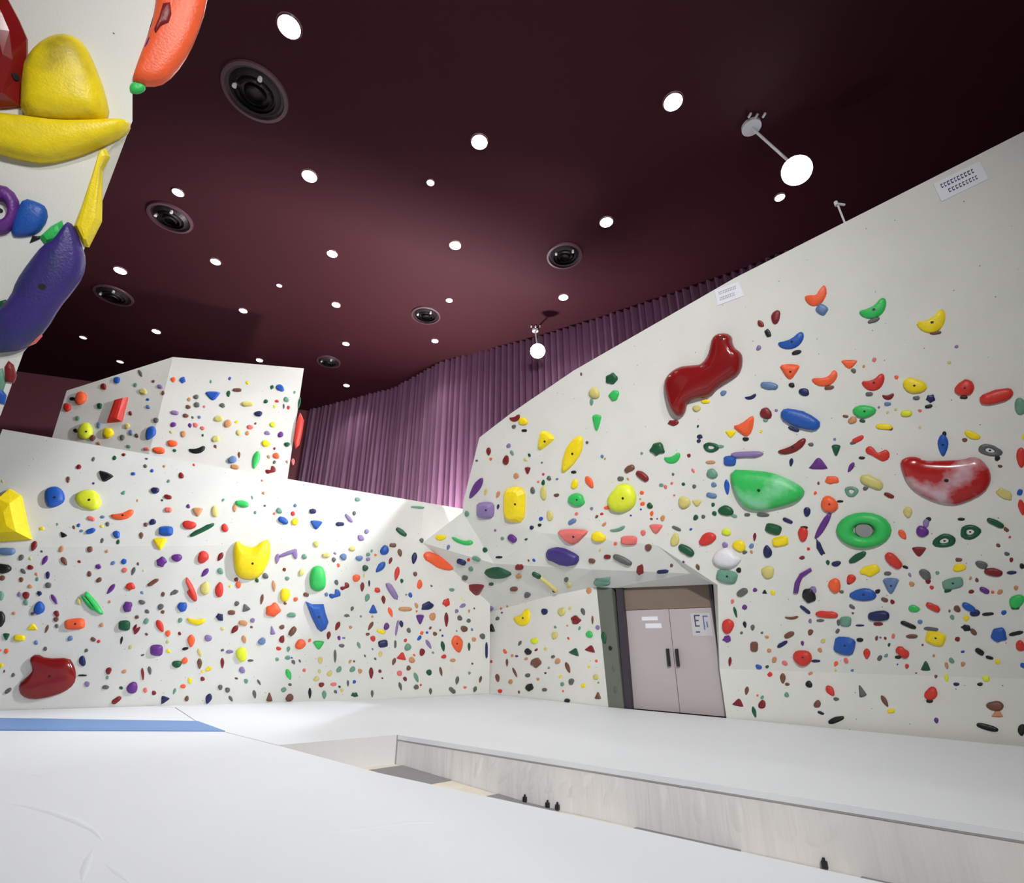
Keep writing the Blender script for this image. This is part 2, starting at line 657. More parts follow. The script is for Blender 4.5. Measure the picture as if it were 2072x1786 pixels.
# ------------------------------------------------------------------ mats and the trench between them
P0, P1, P2 = atz(562, 1507, 0), atz(805, 1486, 0), atz(2072, 1682, 0)
fd = (P2 - P1).normalized()
P3 = P2 + fd * 4.2
N1, N2 = atz(770, 1564, 0), atz(1800, 1788, 0)
nd = (N2 - N1).normalized()
N3 = N2 + nd * 6.0
Q, R_ = atz(455, 1480, 0), atz(400, 1460, 0)
WB = [atz(*c[0], 0) for c in cols]
SEAMW = atz(330, 1428, 0)
TOPZ = 0.0


def mat_block(name, pts, label):
    bm = bmesh.new()
    prism(bm, pts, FLOOR + 0.001, TOPZ)
    for f in bm.faces:
        if abs(f.normal.z) < 0.5:
            f.material_index = 1
    bm.normal_update()
    for f in bm.faces:
        f.material_index = 0 if f.calc_center_median().z > -0.01 else 1
    o = link(name, bm, [M['mat'], M['matside']])
    c = sum((Vector((p[0], p[1], 0)) for p in pts), Vector()) / len(pts)
    recentre(o, (c.x, c.y, FLOOR))
    tag(o, label, 'mat')
    return o


eps = 0.03
far_pts = [P0, P1, P2, P3, Vector((BR.x - 0.3, BR.y - 0.4, 0)), B0 + NH * eps, D0 + OUT * eps, C1 + Vector((-.02, -.02, 0)), C0 + Vector((-.0, -.03, 0)),
           WB[4] + Vector((0, -eps, 0)), WB[3] + Vector((0, -eps, 0)), WB[2] + Vector((0, -eps, 0)), SEAMW + Vector((-1.4, -0.6, 0)), R_, Q]
far_pts[12] = Vector((-8.2, 13.6, 0))
near_pts = [P0 + Vector((-.015, -.01, 0)), Q + Vector((-.015, -.01, 0)), R_ + Vector((-.015, -.01, 0)), Vector((-8.22, 13.58, 0)), WB[2] + Vector((-.05, -eps, 0)), WB[1] + Vector((0, -eps, 0)), WB[0] + Vector((0, -eps, 0)),
            Vector((-14.5, 6.0, 0)), Vector((-14.5, -6.5, 0)), Vector((9.5, -6.5, 0)), N3, N2, N1]
far_mat = mat_block('crash_mat', far_pts, 'thick white crash mat beyond the trench, along the foot of the climbing walls')
near_mat = mat_block('crash_mat', near_pts, 'wide white crash mat filling the foreground, faintly wrinkled')


def strip_on_face(name, a, b, z0, z1, m, parent, t=0.012, side=1):
    d = (b - a).normalized()
    n = Vector((d.y, -d.x, 0)) * side
    bm = bmesh.new()
    c = (a + b) / 2 + UP * ((z0 + z1) / 2) + n * (t / 2)
    obox(bm, c, (d, n, UP), ((b - a).length / 2, t / 2, (z1 - z0) / 2))
    return link(name, bm, m, parent)


strip_on_face('welt', P1, P3, -0.085, -0.072, M['seam'], far_mat)
strip_on_face('top_edge_band', P1, P3, -0.070, -0.004, M['mat'], far_mat, 0.008)
strip_on_face('corner_seam', P1 - fd * 0.002, P1 + fd * 0.012, FLOOR + 0.01, -0.004, M['seam'], far_mat, 0.02)
# wrinkles pressed into the far mat's side: shallow slanting folds, closer together towards the middle
for t0, lean, wd in ((1.9, .12, .05), (2.25, .30, .05), (2.55, .34, .06), (2.8, .25, .05), (3.1, .35, .06), (3.45, .40, .07), (3.8, .42, .07), (4.15, .20, .05),
                     (4.75, .08, .05), (5.2, .04, .06), (5.6, .03, .05), (6.15, .10, .09), (6.6, .30, .10)):
    a = P1 + fd * t0 + UP * -0.10
    b = P1 + fd * (t0 - lean) + UP * (-0.43)
    bm = bmesh.new()
    nn = Vector((fd.y, -fd.x, 0))
    segs, L = 10, []
    for i in range(segs + 1):
        t = i / segs
        p = a.lerp(b, t)
        k = math.sin(math.pi * t) ** 0.7
        L.append([bm.verts.new(p + fd * (wd * x * (0.5 + 0.5 * k)) + nn * (0.016 * z * k - 0.0005)) for x, z in ((-1.6, 0), (-.8, .35), (0, 1), (.5, .6), (1.1, 0))])
    for i in range(segs):
        for j in range(4):
            bm.faces.new([L[i][j], L[i][j + 1], L[i + 1][j + 1], L[i + 1][j]])
    link('fold', bm, M['matside'], far_mat, smooth=True)

# low wrinkles across the foreground mat
def ridge(pts, w, h):
    bm = bmesh.new()
    n = len(pts)
    rows = []
    for i, (u, v) in enumerate(pts):
        p = atz(u, v, 0)
        q_ = atz(*pts[min(i + 1, n - 1)], 0) - atz(*pts[max(i - 1, 0)], 0)
        s_ = Vector((q_.y, -q_.x, 0)).normalized()
        k = math.sin(math.pi * (i + 0.15) / (n - 0.7))
        rows.append([bm.verts.new(p + s_ * (w * x * k) + UP * (h * z * k - 0.001)) for x, z in ((-1, 0), (-.5, .6), (0, 1), (.4, .7), (.8, 0))])
    for a, b in zip(rows, rows[1:]):
        for j in range(4):
            bm.faces.new([a[j], a[j + 1], b[j + 1], b[j]])
    return link('wrinkle', bm, M['mat'], near_mat, smooth=True)


ridge([(0, 1622), (50, 1630), (100, 1642), (150, 1660), (190, 1680), (212, 1705)], 0.05, 0.012)
ridge([(20, 1565), (60, 1567), (95, 1570)], 0.05, 0.008)
ridge([(165, 1786), (172, 1760), (180, 1738), (190, 1715)], 0.04, 0.010)
ridge([(210, 1745), (240, 1765), (262, 1786)], 0.04, 0.008)
ridge([(560, 1690), (700, 1680), (830, 1664), (960, 1660)], 0.05, 0.006)

# blue pad lying across the mats
bm = bmesh.new()
prism(bm, [atz(-160, 1451, 0), R_ , Q, atz(-160, 1477, 0)], 0.001, 0.016)
bp = link('gym_pad', bm, M['blue_mat'])
recentre(bp, (-8.5, 11.1, 0))
tag(bp, 'thin light blue pad laid on the white mat, in front of the left climbing wall', 'mat')

# trench floor: plywood boards falling gently towards the near end, with grey rubber pieces on them
nf = Vector((fd.y, -fd.x, 0))


def tz(t):
    return -0.435 - 0.055 * max(0.0, min(t, 2.9))


def trench_slab(bm, t0, t1, w0, w1, lift, thick, skew=0.0):
    n = max(2, int((t1 - t0) / 0.5))
    rows = []
    for i in range(n + 1):
        t = t0 + (t1 - t0) * i / n
        z = tz(t) + lift
        a_, b_ = P1 + fd * t + nf * w0, P1 + fd * (t - skew) + nf * w1
        rows.append([bm.verts.new(Vector((a_.x, a_.y, z))), bm.verts.new(Vector((b_.x, b_.y, z))),
                     bm.verts.new(Vector((b_.x, b_.y, z - thick))), bm.verts.new(Vector((a_.x, a_.y, z - thick)))])
    for p, q in zip(rows, rows[1:]):
        for k in range(4):
            bm.faces.new([p[k], q[k], q[(k + 1) % 4], p[(k + 1) % 4]])
    bm.faces.new(rows[0][::-1])
    bm.faces.new(rows[-1])


bm = bmesh.new()
trench_slab(bm, -0.9, 12.0, 0.012, 1.3, 0.0, 0.010, 0.55)
pw = link('plywood_strip', bm, M['ply'])
recentre(pw, P1 + Vector((0, 0, tz(0))))
tag(pw, 'pale plywood board lining the bottom of the trench beside the mat', 'board')
for (u0, u1, lab) in ((815, 915, 'grey rubber sheet at the far end of the trench, by the mat corner'),
                      (1010, 1128, 'grey rubber sheet on the trench floor beside the small black clips'),
                      (1290, 1500, 'long grey rubber sheet halfway along the trench'),
                      (1745, 2060, 'dark rubber sheet at the near end of the trench')):
    n = nf
    sa, sb = [(atplane(u, 1560 + (u - 805) * 0.225, P1, n) - P1).dot(fd) for u in (u0, u1)]
    bm = bmesh.new()
    trench_slab(bm, sa, sb, 0.02, 1.2, 0.014, 0.013, 0.45)
    ro = link('rubber_sheet', bm, M['rubber'])
    recentre(ro, P1 + fd * sa + Vector((0, 0, tz(sa))))
    tag(ro, lab, 'rubber mat', 'rubber sheets in the trench')
for (u, v, lab) in ((1062, 1620, 'black clip at the foot of the mat side, leftmost of the three close together'),
                    (1108, 1632, 'black clip at the foot of the mat side, middle of the three close together'),
                    (1128, 1636, 'black clip at the foot of the mat side, rightmost of the three close together'),
                    (1668, 1746, 'lone black clip at the foot of the mat side, near the frame corner')):
    n = Vector((fd.y, -fd.x, 0))
    c = atplane(u, v, P1 + n * 0.03, n)
    c = Vector((c.x, c.y, tz((c - P1).dot(fd)) + 0.045))
    bm = bmesh.new()
    obox(bm, c, (fd, n, UP), (0.028, 0.02, 0.03))
    obox(bm, c + UP * 0.038, (fd, n, UP), (0.012, 0.012, 0.02))
    bmesh.ops.bevel(bm, geom=bm.edges[:], offset=0.004, segments=1, affect='EDGES')
    o = link('mat_clip', bm, M['black'])
    recentre(o, c)
    tag(o, lab, 'clip', 'black clips along the mat side')

# ------------------------------------------------------------------ ceiling lights, vents, floods
LIGHTS = [
    ((585, 55), 0.21, 1, 'topmost of the ceiling downlights, above the big round vent'),
    ((1362, 207), 0.20, 1, 'downlight nearest the white junction plate of the flood lamp'),
    ((970, 288), 0.19, 1, 'bright downlight in the middle of the maroon ceiling, upper right of a dim one'),
    ((626, 357), 0.18, 1, 'bright downlight directly below the topmost one'),
    ((871, 370), 0.10, 2, 'small dim ceiling spot beside the bright central downlight'),
    ((360, 390), 0.14, 2, 'oval dim downlight just above a round vent by the near wall'),
    ((1227, 450), 0.18, 1, 'bright downlight in the dark part of the ceiling, above a faint vent'),
    ((921, 497), 0.17, 1, 'bright downlight at the edge of the shadow line on the ceiling'),
    ((672, 514), 0.15, 1, 'downlight in the middle of a row of five across the ceiling'),
    ((436, 530), 0.14, 1, 'downlight second from the near wall in the row of five'),
    ((243, 548), 0.17, 1, 'downlight just above the round vent next to the near overhang'),
    ((565, 578), 0.09, 2, 'tiny dim ceiling spot between the two middle rows of downlights'),
    ((680, 617), 0.14, 1, 'downlight two rows above the small vent near the tower'),
    ((909, 608), 0.12, 2, 'flat dim spot just right of the vent near the shadow line'),
    ((1140, 602), 0.16, 1, 'downlight in the dark ceiling above the pleated wall and small flood lamp'),
    ((492, 629), 0.13, 1, 'downlight above the tower, level with its middle'),
    ((316, 671), 0.14, 1, 'downlight above the sloping shoulder of the tower'),
    ((880, 690), 0.13, 1, 'pinkish downlight close to the bend in the pleated wall'),
    ((700, 696), 0.13, 1, 'downlight just above the small vent near the tower'),
    ((525, 729), 0.13, 1, 'downlight showing right over the top edge of the tower'),
    ((243, 732), 0.13, 2, 'faint spot just above the left slope of the tower top'),
    ((701, 780), 0.13, 1, 'lowest downlight, just above the pleated wall'),
    ((168, 683), 0.12, 3, 'very faint oval spot between the near overhang and the tower'),
    ((1578, 400), 0.12, 1, 'small bright spot directly beneath the large flood lamp'),
]


def disc(bm, c, r, z, n=24):
    return bm.faces.new([bm.verts.new((c.x + r * math.cos(2 * math.pi * i / n), c.y + r * math.sin(2 * math.pi * i / n), z)) for i in range(n)])


def ring(bm, c, ra, rb, za, zb, n=24):
    A = [bm.verts.new((c.x + ra * math.cos(2 * math.pi * i / n), c.y + ra * math.sin(2 * math.pi * i / n), za)) for i in range(n)]
    B = [bm.verts.new((c.x + rb * math.cos(2 * math.pi * i / n), c.y + rb * math.sin(2 * math.pi * i / n), zb)) for i in range(n)]
    for i in range(n):
        j = (i + 1) % n
        bm.faces.new([A[i], A[j], B[j], B[i]])


for (uv, r, kind, lab) in LIGHTS:
    c = atz(uv[0], uv[1], CEIL - 0.03)
    o = empty('ceiling_light', (c.x, c.y, CEIL), lab, 'light', 'recessed ceiling downlights')
    bm = bmesh.new()
    ring(bm, c, r * 1.12, r * 1.02, CEIL - 0.002, CEIL - 0.035)
    ring(bm, c, r * 1.02, r * 0.98, CEIL - 0.035, CEIL - 0.030)
    link('trim_ring', bm, M['ventrim'], o)
    bm = bmesh.new()
    ring(bm, c, r * 1.0, r * 0.5, CEIL - 0.030, CEIL - 0.045)
    disc(bm, c, r * 0.5, CEIL - 0.045)
    bmesh.ops.remove_doubles(bm, verts=bm.verts[:], dist=1e-5)
    link('lamp', bm, M['lamp'] if kind == 1 else M['lampdim'], o)
    if kind == 1 and r > 0.125:
        light('downlight_beam', 'SPOT', (c.x, c.y, CEIL - 0.08), (c.x, c.y, 0), 200, (1.0, 0.965, 0.93), 0.12, 125, 0.8)

VENTS = [((517, 187), 0.60, 'largest round black vent, just below the topmost downlight'), ((345, 440), 0.50, 'round black vent beside the near wall with an oval spot above it'),
         ((230, 597), 0.52, 'round black vent below the bright downlight next to the near overhang'), ((1142, 517), 0.50, 'faint dark vent in the black part of the ceiling'),
         ((862, 637), 0.48, 'round vent at the shadow line beside a flat dim spot'), ((665, 731), 0.44, 'small far vent between the tower and the pleated wall')]
for (uv, r, lab) in VENTS:
    c = atz(uv[0], uv[1], CEIL)
    o = empty('ceiling_vent', (c.x, c.y, CEIL), lab, 'vent', 'round ceiling vents')
    bm = bmesh.new()
    ring(bm, c, r * 1.12, r * 1.10, CEIL - 0.001, CEIL - 0.05, 36)
    ring(bm, c, r * 1.10, r * 0.98, CEIL - 0.05, CEIL - 0.06, 36)
    ring(bm, c, r * 0.98, r * 0.95, CEIL - 0.06, CEIL - 0.002, 36)
    link('rim', bm, M['ventrim'], o)
    for k in range(3):
        bm = bmesh.new()
        rr = r * (0.86 - 0.24 * k)
        ring(bm, c, rr, rr * 0.80, CEIL - 0.01 , CEIL - 0.09 - 0.03 * k, 36)
        link('louvre_ring', bm, M['vent'], o)
    bm = bmesh.new()
    disc(bm, c, r * 0.97, CEIL - 0.003, 36)
    link('backing', bm, M['vent'], o)
    for sgn in ((-0.55, -0.35), (0.45, -0.55)):
        bm = bmesh.new()
        q = c + Vector((sgn[0] * r, sgn[1] * r, 0))
        tube(bm, (q.x, q.y, CEIL - 0.02), (q.x, q.y, CEIL - 0.13), 0.045 * r / 0.6, 10)
        link('bracket', bm, M['fixture'], o)

FL = [((1612, 345), 8.30, 0.31, (1520, 256), 'large white flood lamp on an arm from a round plate on the ceiling'),
      ((1088, 710), 15.4, 0.26, (1083, 668), 'small white flood lamp hanging in front of the pleated wall')]
for (uv, y, r, plate, lab) in FL:
    c = aty(uv[0], uv[1], y)
    pc = atz(plate[0], plate[1], CEIL - 0.04)
    o = empty('flood_lamp', (pc.x, pc.y, CEIL), lab, 'lamp', None)
    aim = (Vector((0, 4, 1.6)) - c).normalized()
    bm = bmesh.new()
    tube(bm, (pc.x, pc.y, CEIL - 0.01), (pc.x, pc.y, CEIL - 0.09), 0.21 if r > 0.28 else 0.12, 24)
    pt = link('ceiling_plate', bm, M['fixture'], o)
    for k in range(3):
        bm = bmesh.new()
        q = Vector((pc.x - 0.16 + 0.16 * k, pc.y - 0.23 + 0.02 * (k == 1), CEIL - 0.05))
        tube(bm, q, q + Vector((0, -0.10, -0.02)), 0.028, 8)
        link('knob', bm, M['fixture'], pt)
    bm = bmesh.new()
    tube(bm, (pc.x, pc.y, CEIL - 0.08), c - aim * 0.12, 0.03, 10)
    link('arm', bm, M['fixture'], o)
    bm = bmesh.new()
    tube(bm, c - aim * 0.16, c, r * 0.6, 24, r * 1.05)
    link('housing', bm, M['fixture'], o)
    bm = bmesh.new()
    tube(bm, c + aim * 0.002, c + aim * 0.03, r, 28, r * 0.9)
    link('lens', bm, M['flood'], o)

# thin white bracket standing on top of the right wall
a = aty(1716, 450, 7.6)
b = aty(1694, 412, 7.55)
o = empty('wall_bracket', a, 'thin white metal bracket sticking up behind the top edge of the right wall', 'bracket')
bm = bmesh.new()
tube(bm, a - Vector((0, -0.05, 0.35)), b, 0.018, 8)
link('rod', bm, M['fixture'], o)
bm = bmesh.new()
tube(bm, b - Vector((0.03, 0, 0)), b + Vector((0.16, 0.02, -0.01)), 0.025, 8)
tube(bm, b - Vector((0.02, 0, 0.05)), b + Vector((-0.02, 0, 0.05)), 0.035, 8)
link('clamp', bm, M['fixture'], o)


# paper labels along the top of the right wall
def wall_label(corners, lines, lab, mm):
    pts = [pl(*c) + NP * 0.004 for c in corners]
    if NP.dot(ORG - pts[0]) < 0:
        pts = [pl(*c) - NP * 0.004 for c in corners]
    bm = bmesh.new()
    n = NP if NP.dot(ORG - pts[0]) > 0 else -NP
    A = [bm.verts.new(p) for p in pts]
    B = [bm.verts.new(p + n * 0.006) for p in pts]
    bm.faces.new(A)
    bm.faces.new(B[::-1])
    for i in range(4):
        bm.faces.new([A[i], A[(i + 1) % 4], B[(i + 1) % 4], B[i]])
    o = link('paper_label', bm, M['paper'])
    tag(o, lab, 'label')
    ux, uy = pts[1] - pts[0], pts[3] - pts[0]
    bm = bmesh.new()
    for (fx0, fx1, fy, hh) in lines:
        x = fx0
        while x < fx1:
            w = random.uniform(0.03, 0.055)
            q0 = pts[0] + ux * x + uy * (fy - hh / 2) + n * 0.0065
            for (dx, dy, ww, h2) in ((0, 0, 0.3, 1.0), (0, 0, 1.0, 0.25), (0, 0.7, 0.9, 0.28)):
                p = q0 + ux * (w * dx) + uy * (hh * dy)
                vs = [p, p + ux * (w * ww), p + ux * (w * ww) + uy * (hh * h2), p + uy * (hh * h2)]
                C = [bm.verts.new(v + n * (0.001 * (1 + dy))) for v in vs]
                bm.faces.new(C)
            x += w + 0.025
    link('lettering', bm, mm, o)


wall_label([(1888, 372), (1982, 326), (2000, 362), (1905, 408)], [(0.12, 0.82, 0.30, 0.22), (0.22, 0.84, 0.66, 0.2)],
           'white paper label with two lines of dark writing, high on the right wall top', M['ink'])
wall_label([(1446, 588), (1494, 570), (1506, 598), (1452, 618)], [(0.15, 0.85, 0.28, 0.2), (0.15, 0.75, 0.66, 0.2)],
           'small white paper label with faint grey writing, midway along the right wall top', M['seam'])


# ------------------------------------------------------------------ climbing holds
def outline(shape, w, h, rot, rnd, n=16):
    """outline in picture offsets (x right, y down); returns outline and a two-point spine"""
    a, b = w / 2.0, h / 2.0
    pts = []
    if shape == 't':
        base = [(-1, -0.75), (-0.2, -0.95), (0.95, -0.8), (0.75, -0.2), (0.15, 0.95), (-0.25, 0.85), (-0.75, -0.1)]
    elif shape == 'u':
        base = [(-1, 0.85), (0.9, 0.9), (0.75, 0.35), (0.2, -0.9), (-0.15, -0.95), (-0.6, 0.1)]
    elif shape == 'q':
        base = [(-0.95, -0.8), (0.1, -1.0), (0.95, -0.8), (1.0, 0.1), (0.85, 0.9), (-0.1, 1.0), (-0.95, 0.75), (-1, 0)]
    elif shape == 'j':
        base = [(-1, -0.45), (-0.5, -0.3), (0.1, -0.35), (0.7, -0.9), (1, -0.7), (0.95, 0), (0.55, 0.75), (0, 1), (-0.55, 0.8), (-0.95, 0.2)]
    elif shape == 'c':
        base = [(-1, 0.2), (-0.75, -0.05), (-0.2, 0.05), (0.35, -0.25), (0.65, -1), (0.95, -0.8), (1, -0.1), (0.6, 0.7), (0, 1), (-0.6, 0.85)]
    elif shape == 'e':
        base = [(0, -1), (0.55, -0.75), (0.9, -0.2), (0.7, 0.4), (0.2, 1), (-0.2, 0.95), (-0.65, 0.4), (-0.9, -0.25), (-0.5, -0.8)]
    elif shape == 's':
        base = []
        for i in range(11):
            t = 2 * math.pi * i / 11
            k = 1.0 if i % 2 else 0.80
            k *= rnd.uniform(0.78, 1.12)
            base.append((k * math.cos(t), k * math.sin(t)))
    elif shape == 'w':
        base = [(-1, -0.4), (-0.7, -0.95), (-0.35, -0.7), (0, -0.1), (0.3, -0.5), (0.6, -0.95), (0.95, -0.5), (1, 0.3), (0.6, 0.95), (0.1, 0.7), (-0.4, 0.35), (-0.85, 0.25)]
    elif shape == 'o':
        base = []
        for i in range(n):
            t = 2 * math.pi * i / n
            c, s_ = math.cos(t), math.sin(t)
            base.append((math.copysign(abs(c) ** 0.8, c), math.copysign(abs(s_) ** 0.8, s_) * rnd.uniform(0.85, 1.1)))
    else:
        base = []
        ph = rnd.uniform(0, 6.28)
        for i in range(n):
            t = 2 * math.pi * i / n
            k = 1 + 0.09 * math.sin(2 * t + ph) + 0.06 * math.sin(3 * t + 2 * ph) + rnd.uniform(-0.03, 0.03)
            base.append((k * math.cos(t), k * math.sin(t)))
    r = -math.radians(rot)
    for x, y in base:
        x, y = x * a, y * b
        pts.append((x * math.cos(r) - y * math.sin(r), x * math.sin(r) + y * math.cos(r)))
    sl = max(0, a - b), max(0, b - a)
    sp = [(-sl[0] * 0.8, -sl[1] * 0.8), (sl[0] * 0.8, sl[1] * 0.8)]
    sp = [(x * math.cos(r) - y * math.sin(r), x * math.sin(r) + y * math.cos(r)) for x, y in sp]
    return pts, sp


def nearest_on(sp, p):
    best, bd = None, 1e9
    for a, b in zip(sp, sp[1:]):
        ab = b - a
        t = 0 if ab.length < 1e-6 else max(0, min(1, (p - a).dot(ab) / ab.length_squared))
        q = a + ab * t
        d = (q - p).length
        if d < bd:
            best, bd = q, d
    return best


def densify(pts, closed=True, it=1):
    for _ in range(it):
        out = []
        n = len(pts)
        for i in range(n):
            p, q = pts[i], pts[(i + 1) % n]
            out.append((p[0] * 0.75 + q[0] * 0.25, p[1] * 0.75 + q[1] * 0.25))
            out.append((p[0] * 0.25 + q[0] * 0.75, p[1] * 0.25 + q[1] * 0.75))
        pts = out
    return pts


def hold_geometry(bm, u, v, pts, sp, P, n, hfac, faceted, tip=(0, 0), donut=False, mi=0):
    """pts, sp are picture offsets around (u, v); the body is raised off the wall plane (P, n)"""
    view = (ORG - P).normalized()
    nn = n.copy()
    if n.dot(view) < 0.42:
        for k in range(1, 12):
            nn = (n + view * 0.12 * k).normalized()
            if nn.dot(view) >= 0.42:
                break
    # the body hides part of the wall above it, so the foot ring sits a little inside the seen outline
    base = [atplane(u + x, v + y, P, nn) for x, y in pts]
    spine = [atplane(u + x, v + y, P, nn) for x, y in sp]
    ext = min(max((b - P).length for b in base), 99)
    mn = min((b - nearest_on(spine, b)).length for b in base)
    hgt = hfac * 2.0 * max(mn, 0.25 * ext)
    if donut:
        prof = [(1.0, -0.15), (1.0, 0.35), (0.88, 0.8), (0.68, 1.0), (0.50, 0.85), (0.40, 0.35), (0.36, -0.15)]
    elif faceted:
        prof = [(1.0, -0.12), (0.98, 0.22), (0.62, 0.88), (0.30, 1.0)]
    else:
        prof = [(1.0, -0.15), (1.0, 0.28), (0.90, 0.62), (0.68, 0.88), (0.36, 1.0)]
    rings = []
    upv = (UP - n * UP.dot(n)).normalized()
    for s_, z in prof:
        L = []
        for b in base:
            c = nearest_on(spine, b) if not donut else P
            q = c + (b - c) * s_ + n * (hgt * z)
            q += upv * (tip[1] * hgt * max(z, 0) * (1 - 0))
            L.append(bm.verts.new(q))
        rings.append(L)
    k = len(base)
    fs = []
    for A, B in zip(rings, rings[1:]):
        for i in range(k):
            j = (i + 1) % k
            fs.append(bm.faces.new([A[i], A[j], B[j], B[i]]))
    if donut:                         # open through the middle: close the ring underneath
        for i in range(k):
            j = (i + 1) % k
            fs.append(bm.faces.new([rings[-1][i], rings[-1][j], rings[0][j], rings[0][i]]))
    else:
        fs.append(bm.faces.new(rings[-1]))
        fs.append(bm.faces.new(rings[0][::-1]))
    for f in fs:
        f.material_index = mi
    return hgt, ext


BIGLIST = []     # (object, u, v, px area, colour word, ref phrase)
HOLDS = []       # records


def add_hold(u, v, w, h, rot, col, shape, ref=None, label=None, matk=None, pts=None, sp=None, hf=None, name='climbing_hold', faceted=None, plane=None, cat='hold', bolts=(), group=None):
    HOLDS.append(dict(u=u, v=v, w=w, h=h, rot=rot, col=col, shape=shape, ref=ref, label=label, matk=matk, pts=pts, sp=sp, hf=hf, name=name,
                      faceted=faceted, plane=plane, cat=cat, bolts=bolts, group=group, area=w * h))


